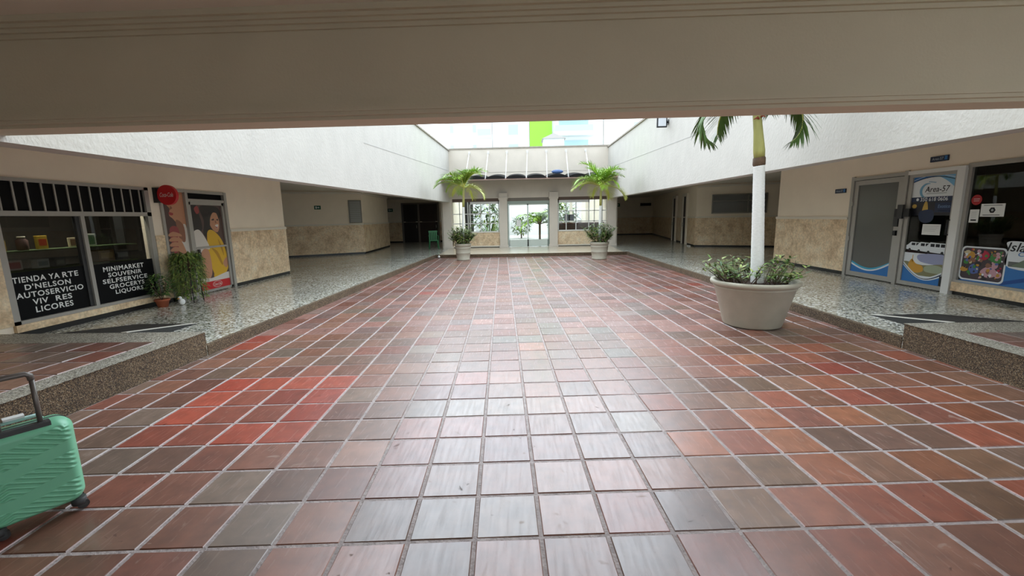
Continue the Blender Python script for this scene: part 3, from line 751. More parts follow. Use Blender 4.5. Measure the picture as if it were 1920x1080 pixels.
good('picture_frame', 'tilted green picture high on the rack over the word SOUVENIR', 'picture', 7.02, s2, .15, .2, .02, (200,204,190), 'frame', (70,100,70))
good('craft_box', 'wooden craft box with a pale lid on the rack over MINIMARKET', 'box', 7.18, s1, .28, .2, .14, (142,110,70), 'box', (190,160,110))
good('carton', 'dark speckled packet at the far end of the display rack', 'box', 7.5, s1, .24, .18, .1, (70,72,76), 'box', (150,152,158))

# added fill lamp, out of view, to brighten the goods
t = thing('fill_lamp', 'added unseen fill lamp inside the minimarket', 'lamp', (WL-.275,6.6,2.6))
m_ = MB(); m_.box((-.06,-.6,-.05),(.06,.6,0)); m_.build('housing', ALUW, t)
ld = bpy.data.lights.new('tube', 'AREA'); ld.shape = 'RECTANGLE'; ld.size = .1; ld.size_y = 1.2; ld.energy = 42; ld.color = (1,.95,.85)
lo = bpy.data.objects.new('tube', ld); COL.objects.link(lo); lo.parent = t; lo.location = (0,0,-.06)
# poster door
t = sempty('door_1')
m_ = MB()
LF.box(m_, 8.08, 8.14, WALK, 2.34, -.06, .03); LF.box(m_, 9.84, 9.92, WALK, 2.34, -.06, .04); LF.box(m_, 8.08, 9.92, 2.28, 2.34, -.06, .03)
LF.box(m_, 8.70, 8.77, WALK, 2.34, -.06, .035); LF.box(m_, 8.77, 9.84, 2.10, 2.16, -.06, .03); LF.box(m_, 8.08, 8.70, WALK, .2, -.06, .03)
struct('frame', m_, ALU, t)
m_ = MB(); LF.box(m_, 8.77, 9.84, 2.16, 2.28, -.04, -.03); struct('transom_pane', m_, mat('black_film', (14,14,15)), t)
m_ = MB()
LF.box(m_, 8.78, 8.84, WALK+.02, 2.10, -.03, .01); LF.box(m_, 9.77, 9.83, WALK+.02, 2.10, -.03, .01); LF.box(m_, 8.78, 9.83, 2.04, 2.10, -.03, .01); LF.box(m_, 8.78, 9.83, WALK+.02, .2, -.03, .01); LF.box(m_, 8.84, 9.77, 1.11, 1.15, -.03, .012)
struct('leaf', m_, ALU, t)
SK = [mat('print_bg', (84,62,58), .35), mat('print_skin', (190,136,104), .35), mat('print_skin_dark', (142,94,72), .35), mat('print_hair', (34,24,24), .35), mat('print_yellow', (214,168,34), .35),
      mat('print_white', (214,206,196), .35), mat('print_red', (190,30,36), .35), mat('print_pink', (150,66,66), .35), mat('print_yellow_dark', (176,128,26), .35), mat('print_lip', (160,56,56), .35)]
d0 = -.022
m_ = MB()                                   # side panel: person drinking, hand round a glass
LF.rect(m_, 8.14, 8.70, .2, 2.28, d0, 0)
LF.blob(m_, [(8.30,2.28),(8.70,2.28),(8.70,1.62),(8.62,1.5),(8.5,1.62),(8.38,1.75),(8.30,1.82),(8.33,1.95),(8.26,2.05)], d0+.001, 1)
LF.blob(m_, [(8.14,2.28),(8.42,2.28),(8.36,2.14),(8.24,2.1),(8.2,1.95),(8.14,1.9)], d0+.002, 3)
LF.blob(m_, [(8.6,1.62),(8.70,1.55),(8.70,.9),(8.6,.7),(8.5,1.0),(8.48,1.3)], d0+.0015, 5)
LF.blob(m_, [(8.44,1.72),(8.62,1.62),(8.62,1.3),(8.5,1.34)], d0+.0016, 2)
LF.blob(m_, [(8.30,1.88),(8.40,1.86),(8.38,1.82),(8.31,1.83)], d0+.003, 9)
LF.blob(m_, [(8.36,2.0),(8.40,1.96),(8.33,1.93)], d0+.003, 2)
LF.blob(m_, [(8.42,2.12),(8.5,2.14),(8.56,2.11),(8.48,2.09)], d0+.003, 3)
LF.blob(m_, [(8.26,1.55),(8.48,1.55),(8.44,1.05),(8.30,1.05)], d0+.002, 7)
for k in range(4):
    v = 1.45-k*.1
    LF.blob(m_, [(8.22,v),(8.34,v+.045),(8.5,v+.0),(8.54,v-.05),(8.46,v-.05),(8.30,v-.045),(8.22,v-.04)], d0+.003, 1)
LF.blob(m_, [(8.44,1.4),(8.56,1.2),(8.64,.9),(8.60,.7),(8.46,.86),(8.42,1.05)], d0+.0025, 1)
for k in range(7): LF.blob(m_, [(8.18+k*.05,1.02),(8.21+k*.05,1.02),(8.17+k*.05,.78),(8.14+k*.05,.8)], d0+.003, 5)
LF.blob(m_, [(8.14,.75),(8.4,.7),(8.70,.6),(8.70,.2),(8.14,.2)], d0+.002, 0)
struct('poster_panel', m_, SK, t)
m_ = MB()                                   # door leaf: laughing person in a yellow blouse
LF.rect(m_, 8.84, 9.77, .2, 2.04, d0, 0)
LF.blob(m_, [(8.84,2.04),(9.02,2.04),(9.06,1.9),(9.12,1.7),(9.10,1.5),(8.84,1.5)], d0+.001, 3)
LF.blob(m_, [(8.96,1.96),(9.06,2.02),(9.1,1.9),(9.02,1.85)], d0+.002, 7)
LF.blob(m_, [(9.12,2.0),(9.45,2.03),(9.68,1.98),(9.72,1.8),(9.5,1.62),(9.3,1.35),(9.14,1.42),(9.2,1.7)], d0+.0015, 3)
LF.blob(m_, [(9.36,1.93),(9.48,1.97),(9.6,1.88),(9.66,1.72),(9.65,1.56),(9.58,1.45),(9.48,1.47),(9.38,1.58),(9.33,1.75)], d0+.002, 1)
LF.blob(m_, [(9.3,1.98),(9.5,2.01),(9.68,1.93),(9.7,1.8),(9.63,1.86),(9.5,1.88),(9.4,1.76),(9.36,1.6),(9.28,1.55)], d0+.0026, 3)
LF.blob(m_, [(9.42,1.72),(9.50,1.75),(9.50,1.71)], d0+.003, 3); LF.blob(m_, [(9.58,1.73),(9.64,1.74),(9.62,1.70)], d0+.003, 3)
LF.blob(m_, [(9.52,1.60),(9.62,1.62),(9.6,1.54),(9.54,1.54)], d0+.003, 5); LF.blob(m_, [(9.51,1.585),(9.57,1.56),(9.61,1.57),(9.56,1.535)], d0+.0035, 9)
LF.blob(m_, [(9.54,1.72),(9.58,1.66),(9.55,1.645),(9.53,1.66)], d0+.003, 2)
LF.blob(m_, [(9.26,1.46),(9.40,1.5),(9.6,1.36),(9.74,1.1),(9.77,.7),(9.6,.42),(9.34,.46),(9.2,.9),(9.22,1.25)], d0+.0025, 4)
LF.blob(m_, [(9.32,1.1),(9.5,1.0),(9.62,.7),(9.56,.72),(9.44,.94)], d0+.003, 8); LF.blob(m_, [(9.55,1.3),(9.66,1.1),(9.68,.9),(9.62,1.05)], d0+.003, 8)
LF.blob(m_, [(8.84,1.42),(8.98,1.52),(9.1,1.44),(9.24,1.2),(9.26,1.08),(9.1,1.1),(8.98,1.02),(8.84,.98)], d0+.003, 5)
LF.blob(m_, [(9.02,1.06),(9.2,1.08),(9.26,.85),(9.24,.55),(9.12,.42),(8.98,.5),(9.0,.8)], d0+.0028, 1)
LF.blob(m_, [(9.34,.6),(9.55,.66),(9.74,.8),(9.77,.62),(9.6,.46),(9.3,.42)], d0+.0032, 4); LF.blob(m_, [(9.62,.74),(9.76,.86),(9.77,.7),(9.7,.62)], d0+.0036, 1)
LF.blob(m_, [(8.84,.5),(9.2,.44),(9.77,.52),(9.77,.36),(8.84,.36)], d0+.0034, 5)
LF.rect(m_, 8.84, 9.77, .2, .37, d0+.004, 6)
LF.disc(m_, 9.36, .29, .15, .068, d0+.0045, 5); LF.disc(m_, 9.36, .29, .14, .06, d0+.005, 6)
LF.text(m_, 'Coca-Cola', 9.245, 9.475, .262, .318, d0+.0055, 5, .35, .006, .9)
struct('poster_panel', m_, SK, t)
m_ = MB(); LF.box(m_, 8.86, 8.90, .98, 1.1, .01, .05); struct('lock', m_, MGREY, t)

# round illuminated-type sign on a bracket
t = thing('round_sign', 'round red drink sign on a black bracket above the poster door', 'sign', (WL,8.02,2.19))
SF = Face((WL+.06+.19, 8.02, 2.19), (1,0,0), (0,-1,0))
o_ = Vector((WL,8.02,2.19))
def rel(mb):
    mb.v = [tuple(Vector(p)-o_) for p in mb.v]; return mb
m_ = MB(); n = 36; vs = []
for yy in (-.03,.03):
    vs += [(WL+.25+.185*math.cos(2*math.pi*i/n), 8.02+yy, 2.19+.185*math.sin(2*math.pi*i/n)) for i in range(n)]
m_.add(vs, [tuple(range(n)), tuple(reversed(range(n,2*n)))]+[(i, n+i, n+(i+1)%n, (i+1)%n) for i in range(n)])
rel(m_).build('disc', RED, t)
m_ = MB(); SF.text(m_, 'Coca-Cola', -.13, .13, -.035, .045, .033, 0, .35, .006, .9); rel(m_).build('lettering', mat('sign_white', (216,196,190), .5), t)
m_ = MB(); m_.box((WL,7.97,2.05),(WL+.07,8.07,2.33)); rel(m_).build('bracket', MBLACK, t)

# small plants by the shop
def small_pot(name, label, loc, r, h, m1, n, sz, leafm, extra=None):
    t = thing(name, label, 'plant', loc)
    m_ = MB(); m_.lathe([(r*.7,0),(r*.95,h*.75),(r*1.08,h*.78),(r*1.08,h),(r*.95,h),(r*.9,h*.85)], n=20); m_.build('pot', m1, t)
    m_ = MB(); rng = random.Random(3); st = MB()
    for k in range(9):
        a = rng.uniform(0,6.28); q = (math.cos(a)*sz*.3, math.sin(a)*sz*.3, h+sz*rng.uniform(.5,.9))
        st.tube([(0,0,h*.8), q], .006, 5)
    bush(m_, (0,0,h+sz*.55), sz*.42, sz*.42, sz*.5, n, sz*.2, sz*.1, rng)
    st.build('stems', STEM, t); m_.build('foliage', leafm, t)
    return t
small_pot('potted_plant', 'small dark leafed plant in a terracotta pot beside the shop window', (-6.74,7.56,WALK), .11, .15, mat('terracotta', (170,92,62), .8, noise=.1), 320, .46, [LEAFD, LEAFD, LEAF])
t = thing('figurine', 'small white duck figurine between the terracotta pot and the trailing plant', 'figurine', (-6.5,7.72,WALK))
m_ = MB(); m_.ico((0,0,.06), .06, 0, .7, 1.0, 1); m_.ico((0,-.04,.14), .032); m_.build('body', WPAPER, t)
m_ = MB(); m_.lathe([(.014,0),(.001,.035)], (0,0,0), 8); m_.v = [(x, -.066-z, .135+y) for x,y,z in m_.v]; m_.build('beak', mat('beak_orange', (214,140,50)), t)
t = thing('trailing_plant', 'tall trailing green plant cascading over a metal stand in front of the poster', 'plant', (-6.6,8.1,WALK))
m_ = MB()
for a in range(4):
    c_, s_ = math.cos(a*1.571+.78)*.15, math.sin(a*1.571+.78)*.15; m_.tube([(c_*1.2,s_*1.2,0),(c_,s_,.62)], .009, 6)
m_.lathe([(.16,.6),(.16,.62)], n=18); m_.build('stand', MGREY, t)
m_ = MB(); m_.lathe([(.11,.62),(.15,.8),(.165,.8),(.165,.83),(.14,.83)], n=20); m_.build('pot', mat('brown_pot', (92,72,58), .7), t)
m_ = MB(); rng = random.Random(9); vn = MB()
for k in range(90):
    a = rng.uniform(0,6.28); r = rng.uniform(.14,.27); L = rng.uniform(.35,1.0)
    pts = [(math.cos(a)*.1, math.sin(a)*.1, .83), (math.cos(a)*r*.8, math.sin(a)*r*.8, .93+rng.uniform(-.05,.06)), (math.cos(a)*r, math.sin(a)*r, .82), (math.cos(a)*(r+.02), math.sin(a)*(r+.02), .86-L*.6), (math.cos(a)*(r-.01), math.sin(a)*(r-.01), max(.04,.86-L))]
    vn.tube(pts, .003, 4)
    for i in range(26):
        f = i/26*4; j = min(int(f),3); q = Vector(pts[j]).lerp(Vector(pts[j+1]), f-j)
        if i < 3: continue
        leafblade(m_, q, (math.cos(a)+rng.uniform(-1,1), math.sin(a)+rng.uniform(-1,1), rng.uniform(-.4,.5)), rng.uniform(.06,.11), .038, rng.choice((0,0,1,1,2)), .8, 2)
vn.build('vines', LEAFY, t); m_.build('foliage', [LEAF, LEAFY, LEAFD], t)

# ------------------------------------------------------------------ shop on the right: door_2, door_4, window_2
RF = Face((WR, 0, 0), (0,-1,0), (-1,0,0))      # u = -y
t = sempty('door_2')
m_ = MB()
RF.box(m_, -10.33, -10.25, WALK, 2.4, -.06, .04); RF.box(m_, -8.94, -8.86, WALK, 2.4, -.06, .04); RF.box(m_, -10.25, -8.94, 2.31, 2.38, -.06, .04)
struct('frame', m_, ALU, t)
m_ = MB(); RF.box(m_, -10.24, -10.13, WALK+.02, 2.30, -.03, .015); RF.box(m_, -9.08, -8.95, WALK+.02, 2.30, -.03, .015); RF.box(m_, -10.13, -9.08, 2.2, 2.30, -.03, .015); RF.box(m_, -10.13, -9.08, WALK+.02, .25, -.03, .015)
lf = struct('leaf', m_, ALU, t)
m_ = MB(); RF.box(m_, -10.13, -9.08, .25, 2.2, -.015, -.009); struct('pane', m_, FROST, lf)
DB = mat('decal_blue', (44,112,176), .4); DT = mat('decal_teal', (60,160,190), .4); DN = mat('decal_navy', (22,40,74), .4); DWH = mat('decal_white', (222,226,228), .4)
def wave(mb, u0, u1, v0, va, vb, sag, d, mi, flip=False):
    n = 16; pts = [(u0, v0), (u1, v0)]
    for i in range(n+1):
        s = 1-i/n; u = u0+(u1-u0)*s; pts.append((u, va+(vb-va)*s-sag*math.sin(math.pi*s)))
    RF.poly(mb, pts, d, mi)
m_ = MB(); wave(m_, -10.13, -9.08, .25, .50, .56, .15, -.008, 2); wave(m_, -10.13, -9.08, .25, .46, .54, .16, -.007, 0); wave(m_, -10.13, -9.08, .25, .42, .5, .15, -.006, 1)
struct('wave_decal', m_, [DWH, DB, DT], t)
for v in (.95,1.75):
    m_ = MB(); RF.box(m_, -10.26, -10.22, v, v+.1, .02, .045); struct('hinge', m_, ALU, t)
m_ = MB(); RF.box(m_, -9.07, -8.96, 1.3, 1.5, .015, .05); struct('lock_case', m_, MGREY, t)
m_ = MB(); RF.box(m_, -9.04, -8.98, 1.12, 1.22, .015, .06); struct('handle', m_, MBLACK, t)
t = thing('door_intercom', 'black access panel on the frame between the two glass doors', 'intercom', (0,0,0))
m_ = MB(); RF.box(m_, -9.04, -8.70, 1.5, 1.66, .042, .07); m_.build('bar', MBLACK, t)
m_ = MB(); RF.box(m_, -8.96, -8.84, 1.46, 1.74, .042, .085); m_.build('keypad', MGREY, t)

t = sempty('door_4')
m_ = MB()
RF.box(m_, -7.86, -7.72, WALK, 2.37, -.1, .07); RF.box(m_, -8.86, -7.86, 2.31, 2.38, -.06, .04)
struct('frame', m_, ALUW, t)
m_ = MB(); RF.box(m_, -8.85, -8.77, WALK+.02, 2.31, -.03, .015); RF.box(m_, -7.93, -7.87, WALK+.02, 2.31, -.03, .02); RF.box(m_, -8.77, -7.93, 2.25, 2.31, -.03, .015); RF.box(m_, -8.77, -7.93, WALK+.02, .23, -.03, .015)
lf = struct('leaf', m_, ALU, t)
m_ = MB(); RF.box(m_, -8.77, -7.93, .23, 2.25, -.02, -.014); struct('pane', m_, GLASSD, lf)
m_ = MB(); d = -.012
RF.rect(m_, -8.77, -7.93, 1.56, 2.25, d, 0)                                   # white upper panel with blue sweep
n = 14
arc = [(-8.77+.84*i/n, 2.06+.17*math.sin(math.pi*(.18+.64*i/n))) for i in range(n+1)]
RF.poly(m_, arc+[(-7.93,2.25),(-8.77,2.25)], d+.001, 1)
arc2 = [(-8.35+.42*i/n, 2.25-.24*(i/n)**1.6) for i in range(n+1)]
RF.poly(m_, arc2+[(-7.93,2.25)], d+.002, 2); 
for k, w_ in ((0,.012),(.035,.008)):
    RF.poly(m_, [(u, v+k) for u, v in arc]+[(u, v+k+w_) for u, v in arc[::-1]], d+.003, 3 if k == 0 else 0)
for k in range(22):                                                           # crescent logo
    a0 = 1.2+k*.17; a1 = a0+.17; w_ = .05*math.sin(math.pi*(k+1)/23)+.005; r_ = .15
    q = [(-8.47+math.cos(a)*r, 1.985+math.sin(a)*r*.95) for a, r in ((a0,r_),(a1,r_),(a1,r_-w_),(a0,r_-w_))]
    RF.poly(m_, q, d+.002, 4)
for k in range(5): RF.disc(m_, -8.44+k*.03, 2.15-k*.005, .012, .012, d+.002, 4, 8)
RF.text(m_, 'Area-57', -8.51, -8.03, 1.955, 2.06, d+.003, 3, .15, .004)
RF.rect(m_, -8.47, -8.08, 1.925, 1.935, d+.003, 5)
RF.rect(m_, -8.77, -7.93, 1.78, 1.87, d+.002, 6)
RF.disc(m_, -8.64, 1.825, .028, .028, d+.003, 0, 14)
RF.text(m_, '350 618 0606', -8.58, -8.04, 1.79, 1.86, d+.003, 0, 0, .008)
RF.rect(m_, -8.77, -7.93, 1.52, 1.78, d+.001, 7); RF.rect(m_, -8.27, -7.93, 1.58, 1.76, d+.0015, 6)
RF.blob(m_, [(-8.52,1.6),(-8.48,1.77),(-8.43,1.77),(-8.40,1.6),(-8.46,1.56)], d+.002, 8); RF.blob(m_, [(-8.56,1.6),(-8.3,1.62),(-8.28,1.44),(-8.42,1.38),(-8.55,1.44)], d+.0025, 6)
RF.disc(m_, -8.69, 1.7, .05, .04, d+.002, 8, 14)
RF.text(m_, 'Exotico', -8.21, -7.98, 1.66, 1.72, d+.003, 9, .1, .004)
for k in range(5): RF.rect(m_, -8.2, -8.0, 1.6+k*.0, 1.605, d+.003, 9)
struct('poster', m_, [DWH, DB, mat('decal_skyblue', (120,178,214), .4), INK, mat('decal_crescent', (110,160,190), .4), mat('decal_grey', (140,146,150), .4), DN, mat('decal_dusk', (30,30,40), .4), mat('decal_gold', (196,160,70), .4), mat('decal_pale_blue', (120,150,190), .4)], t)
m_ = MB()                                                                      # row of white vans
for k in range(3):
    u = -8.75+k*.2; v = .865-k*.012; w_ = .42 if k == 2 else .3; h = .15+.015*k
    RF.poly(m_, [(u,v),(u+w_,v-.02),(u+w_,v+h-.01),(u+.1,v+h),(u+.03,v+h*.6),(u,v+h*.5)], d+.003+k*.0015, 0)
    for j in range(3 if k == 2 else 2): RF.rect(m_, u+.11+j*.1, u+.19+j*.1, v+h*.55, v+h*.87, d+.0035+k*.0015, 1)
    for j in (.08, w_-.07): RF.disc(m_, u+j, v-.005, .028, .028, d+.0036+k*.0015, 1, 14)
struct('van_decal', m_, [DWH, INK], t)
m_ = MB()
RF.rect(m_, -8.77, -7.93, .3, .80, d+.001, 0)
RF.blob(m_, [(-8.45,.78),(-7.93,.8),(-7.93,.62),(-8.4,.64)], d+.0015, 5); RF.blob(m_, [(-8.77,.62),(-8.35,.58),(-7.93,.62),(-7.93,.4),(-8.77,.4)], d+.0018, 6)
RF.blob(m_, [(-8.66,.52),(-8.6,.68),(-8.5,.6),(-8.36,.56),(-8.34,.46),(-8.5,.42)], d+.002, 7); RF.rect(m_, -8.585,-8.57,.62,.76, d+.002, 7)
RF.blob(m_, [(-8.3,.56),(-8.1,.6),(-7.95,.56),(-7.95,.46),(-8.28,.46)], d+.002, 8)
wave(m_, -8.77, -7.93, .23, .62, .50, .2, d+.003, 0); wave(m_, -8.77, -7.93, .23, .585, .47, .2, d+.0035, 1); wave(m_, -8.77, -7.93, .23, .57, .44, .19, d+.004, 0); wave(m_, -8.77, -7.93, .23, .55, .41, .18, d+.0045, 2)
struct('harbour_decal', m_, [DWH, DN, DB, DT, INK, mat('decal_lilac', (150,154,184), .4), mat('decal_olive', (128,124,88), .4), mat('decal_amber', (204,150,50), .4), mat('decal_sage', (160,168,140), .4)], t)
m_ = MB(); m_.tube([RF.p(-7.9,1.18,.02), RF.p(-7.9,1.18,.075), RF.p(-7.9,1.44,.075), RF.p(-7.9,1.44,.02)], .018, 8); struct('pull_handle', m_, MBLACK, t)
m_ = MB(); RF.box(m_, -7.93, -7.86, .24, .42, .02, .05); struct('bottom_lock', m_, MBLACK, t)
m_ = MB(); RF.box(m_, -8.46, -8.10, 1.16, 1.36, -.010, -.008)
for k in range(4): RF.rect(m_, -8.42, -8.42+.28-.02*k, 1.32-k*.03, 1.325-k*.03, -.0075, 1)
tag(m_.build('notice', [WPAPER, mat('pale_ink', (170,172,174))]), 'blank looking white sheet taped on the glass door above the printed vans', 'notice')

t = sempty('window_2')
m_ = MB(); RF.box(m_, -7.72, -4.6, 2.33, 2.40, -.06, .03); RF.box(m_, -7.72, -4.6, .36, .40, -.06, .03); RF.box(m_, -4.66, -4.6, .40, 2.33, -.06, .03); RF.box(m_, -7.72,-7.66,.40,2.33,-.06,.02); struct('frame', m_, ALU, t)
m_ = MB(); RF.box(m_, -7.66, -4.66, .4, 2.33, -.03, -.024); struct('pane', m_, GLASSD, t)
m_ = MB(); d = -.02
RF.poly(m_, [(-7.66,.4),(-4.66,.4),(-4.66,.95),(-6.4,.95),(-6.95,.78),(-7.0,.62)], d, 0)
RF.poly(m_, [(-7.02,.45),(-6.5,.62),(-4.66,.66),(-4.66,.60),(-6.5,.55),(-7.0,.4)], d+.001, 1)
struct('blue_decal', m_, [DB, mat('decal_deepblue', (24,74,140), .4)], t)
m_ = MB()                                                                      # picture of costumed dancers with rounded corners
def rrect(u0,u1,v0,v1,r):
    pts = []
    for cx_, cy_, a0 in ((u1-r,v1-r,0),(u0+r,v1-r,1.571),(u0+r,v0+r,3.142),(u1-r,v0+r,4.712)):
        pts += [(cx_+r*math.cos(a0+k*.314), cy_+r*math.sin(a0+k*.314)) for k in range(6)]
    return pts
RF.poly(m_, rrect(-7.66,-6.95,.42,1.0,.07), d+.002, 0); RF.poly(m_, rrect(-7.635,-6.975,.445,.975,.06), d+.003, 1)
rng = random.Random(21)
for k, (u,v,r,mi) in enumerate([(-7.5,.84,.09,2),(-7.56,.9,.05,9),(-7.3,.86,.1,3),(-7.34,.93,.05,8),(-7.1,.82,.1,4),(-7.04,.9,.05,4),(-7.42,.62,.1,5),(-7.36,.7,.05,8),(-7.18,.58,.12,6),(-7.1,.7,.06,6),(-7.58,.6,.06,2),(-7.2,.7,.045,7),(-7.44,.76,.04,7),(-7.03,.56,.06,6),(-7.56,.73,.05,4),(-7.28,.5,.05,8)]):
    RF.blob(m_, [(u+r*rng.uniform(.7,1.2)*math.cos(a*1.05), v+r*.85*rng.uniform(.7,1.2)*math.sin(a*1.05)) for a in range(6)], d+.004+k*.0002, mi)
for k in range(70):
    u, v, r = rng.uniform(-7.61,-7.0), rng.uniform(.47,.95), rng.uniform(.012,.032)
    RF.blob(m_, [(u+r*rng.uniform(.6,1.3)*math.cos(a*1.256), v+r*rng.uniform(.6,1.3)*math.sin(a*1.256)) for a in range(5)], d+.0075+k*.00004, rng.choice((0,2,3,4,5,6,6,7,8,8,8,9)))
struct('dancers_decal', m_, [DWH, mat('print_shade', (66,54,58), .4), mat('print_ochre', (190,140,50), .4), mat('print_crimson', (178,34,60), .4), mat('print_green', (60,130,60), .4), mat('print_denim', (80,100,160), .4), mat('print_rose', (196,150,158), .4), mat('print_brown', (140,96,74), .4), mat('print_night', (40,36,44), .4), mat('print_sand', (204,190,150), .4)], t)
m_ = MB()
RF.blob(m_, [(-6.95,.98),(-6.98,1.1),(-6.8,1.12),(-6.5,1.08),(-6.3,1.16),(-5.9,1.12),(-5.8,.9),(-6.0,.7),(-6.9,.7)], d+.002, 0)
RF.text(m_, 'Islas', -6.97, -6.62, .96, 1.1, d+.005, 1, .25, .008)
RF.text(m_, 'Corales', -6.80, -6.40, .89, .96, d+.005, 3, .2, .002)
RF.rect(m_, -6.92, -5.9, .72, .80, d+.004, 2); RF.blob(m_, [(-6.8,.78),(-6.6,.88),(-6.4,.8),(-6.2,.86),(-5.95,.78),(-6.0,.72),(-6.8,.72)], d+.0045, 4)
for u in (-6.62,-6.55): RF.rect(m_, u, u+.012, .78, .93, d+.0048, 2)
struct('islands_decal', m_, [DWH, INK, mat('decal_palm_grey', (96,100,96), .4), DB, mat('decal_leaf', (110,124,104), .4)], t)
for name, label, (u0,u1,v0,v1), kind in (('notice', 'white notice with a black emblem on the dark shop window', (-7.46,-7.10,1.50,1.71), 'emblem'), ('notice', 'small white price sticker under the red round sticker on the shop window', (-7.63,-7.48,1.40,1.62), 'lines')):
    m_ = MB(); RF.box(m_, u0, u1, v0, v1, -.022, -.018)
    if kind == 'emblem':
        RF.disc(m_, (u0+u1)/2, (v0+v1)/2, .05, .05, -.0172, 1, 6); RF.rect(m_, u0+.04, u1-.04, v1-.03, v1-.022, -.0172, 1); RF.rect(m_, u0+.04, u1-.06, v0+.022, v0+.032, -.0172, 1)
        RF.disc(m_, (u0+u1)/2, (v0+v1)/2, .02, .02, -.0168, 2, 8)
    else:
        for k in range(4): RF.rect(m_, u0+.03, u1-.04, v1-.05-k*.03, v1-.045-k*.03, -.0172, 2)
        RF.rect(m_, u0+.03, u1-.03, v0+.03, v0+.055, -.0172, 1)
    tag(m_.build(name, [WPAPER, INK, mat('pale_ink', (170,172,174))]), label, 'notice')
m_ = MB(); n = 24
RF.disc(m_, -7.55, 1.78, .085, .085, -.019, 0, n); RF.rect(m_, -7.60, -7.50, 1.79, 1.80, -.018, 1); RF.rect(m_, -7.595, -7.505, 1.76, 1.768, -.018, 1); RF.disc(m_, -7.55, 1.78, .078, .078, -.0186, 2, n)
tag(m_.build('sticker', [RED, mat('sign_white', (216,196,190)), mat('sticker_inner', (168,24,32), .4)]), 'round red sticker on the dark shop window above the price sticker', 'sticker')
# interior of that shop
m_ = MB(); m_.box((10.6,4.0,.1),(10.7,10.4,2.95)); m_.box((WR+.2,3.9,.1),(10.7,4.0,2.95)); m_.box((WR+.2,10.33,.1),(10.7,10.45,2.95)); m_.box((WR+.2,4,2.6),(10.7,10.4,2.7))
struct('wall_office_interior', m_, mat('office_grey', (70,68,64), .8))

# little projecting name plates over the right hand doors
for name, label, y, z, w_, txt in (('name_plate', 'small blue name plate on the plaster beside the smoked glass door', 10.68, 2.11, .34, 'Area-57'), ('name_plate', 'dark name plate high on the wall above the printed glass door', 8.28, 2.55, .34, 'Area-57')):
    t = thing(name, label, 'sign', (0,0,0))
    m_ = MB(); RF.box(m_, -y-w_/2, -y+w_/2, z-.05, z+.05, .0, .03); m_.build('plate', mat('plate_navy', (34,44,66), .5), t, bevel=.006)
    m_ = MB(); RF.text(m_, txt, -y-w_/2+.04, -y+w_/2-.08, z-.022, z+.025, .032, 0, .1, .004); RF.rect(m_, -y+w_/2-.06, -y+w_/2-.01, z-.03, z+.04, .0315, 1); m_.build('lettering', [mat('plate_white', (170,180,190)), DB], t)

# ------------------------------------------------------------------ gallery doors, windows, exit signs
def seg_face(a, b):
    a = Vector((a[0],a[1],0)); b = Vector((b[0],b[1],0)); r = (b-a).normalized(); return Face(a, r, (r.y, -r.x, 0))
GA = seg_face((-10.04,17.78), (-7.28,19.28))
t = sempty('window_5')
m_ = MB(); GA.box(m_, 2.55, 3.1, 1.53, 2.53, -.02, .04); struct('frame', m_, mat('dull_aluminium', (126,124,116), .5), t)
m_ = MB()
for k in range(11): GA.box(m_, 2.6, 3.05, 1.58+k*.083, 1.645+k*.083, .04, .052)
struct('louvres', m_, mat('louvre_grey', (150,152,146), .4), t)
def exit_sign(label, P, r, n_, s=.2):
    F_ = Face(P, r, n_); t = thing('exit_sign', label, 'sign', (0,0,0), group='green exit signs')
    m_ = MB(); F_.box(m_, -s, s, -s*.62, s*.62, 0, .02); m_.build('plate', mat('exit_green', (26,84,60), .5), t)
    m_ = MB(); F_.poly(m_, [(-s*.1,-s*.12),(s*.3,-s*.12),(s*.3,-s*.3),(s*.62,0),(s*.3,s*.3),(s*.3,s*.12),(-s*.1,s*.12)], .022); F_.box(m_, -s*.6, -s*.25, -s*.35, s*.35, .02, .022); m_.build('arrow', WPAPER, t)
exit_sign('green exit sign with a white arrow on the beige gallery wall', GA.p(1.3,2.22,.0), GA.r, GA.n, .13)
exit_sign('dim green exit sign beside the dark double doors in the gallery end', (-8.78,28.17,2.25), (1,0,0), (0,-1,0), .17)
BF = Face((0,28.2,0), (1,0,0), (0,-1,0))
t = sempty('door_5')
m_ = MB()
for a, c in ((-8.05,-7.93),(-6.98,-6.86),(-5.68,-5.56)): BF.box(m_, a, c, WALK, 2.6, 0, .08)
BF.box(m_, -8.05, -5.56, 2.6, 2.7, 0, .08); struct('frame', m_, mat('grey_frame', (120,112,104), .5), t)
for a, c, cm in ((-7.93,-6.98,(38,32,30)),(-6.86,-5.68,(46,30,28))):
    m_ = MB(); BF.box(m_, a, c, WALK+.02, 2.6, 0, .05)
    for z in (.3,1.45): BF.box(m_, a+.15, c-.15, z, z+.95, .05, .065)
    lf = struct('leaf', m_, mat('dark_door_%d' % cm[0], cm, .5), t)
    m_ = MB(); BF.box(m_, c-.12, c-.09, 1.05, 1.25, .05, .1); struct('handle', m_, ALU, lf)
GR = seg_face((7.88,19.92), (10.81,18.7))
t = sempty('window_6')
m_ = MB(); u0, u1, v0, v1 = .62, 2.78, 1.62, 2.46
for a, c, e, f in ((u0,u0+.05,v0,v1),(u1-.05,u1,v0,v1),(u0,u1,v0,v0+.05),(u0,u1,v1-.05,v1),(2.03,2.09,v0,v1),(u0,u1,2.14,2.19)): GR.box(m_, a, c, e, f, 0, .06)
struct('frame', m_, mat('dull_aluminium', (126,124,116)), t)
m_ = MB(); GR.box(m_, u0, u1, v0, v1, .02, .03); struct('pane', m_, mat('dusk_glass', (96,98,98), .12, spec=.6), t)
GS = seg_face((9.9,33.3), (7.88,19.92))
t = sempty('door_6')
m_ = MB()
L = 13.53
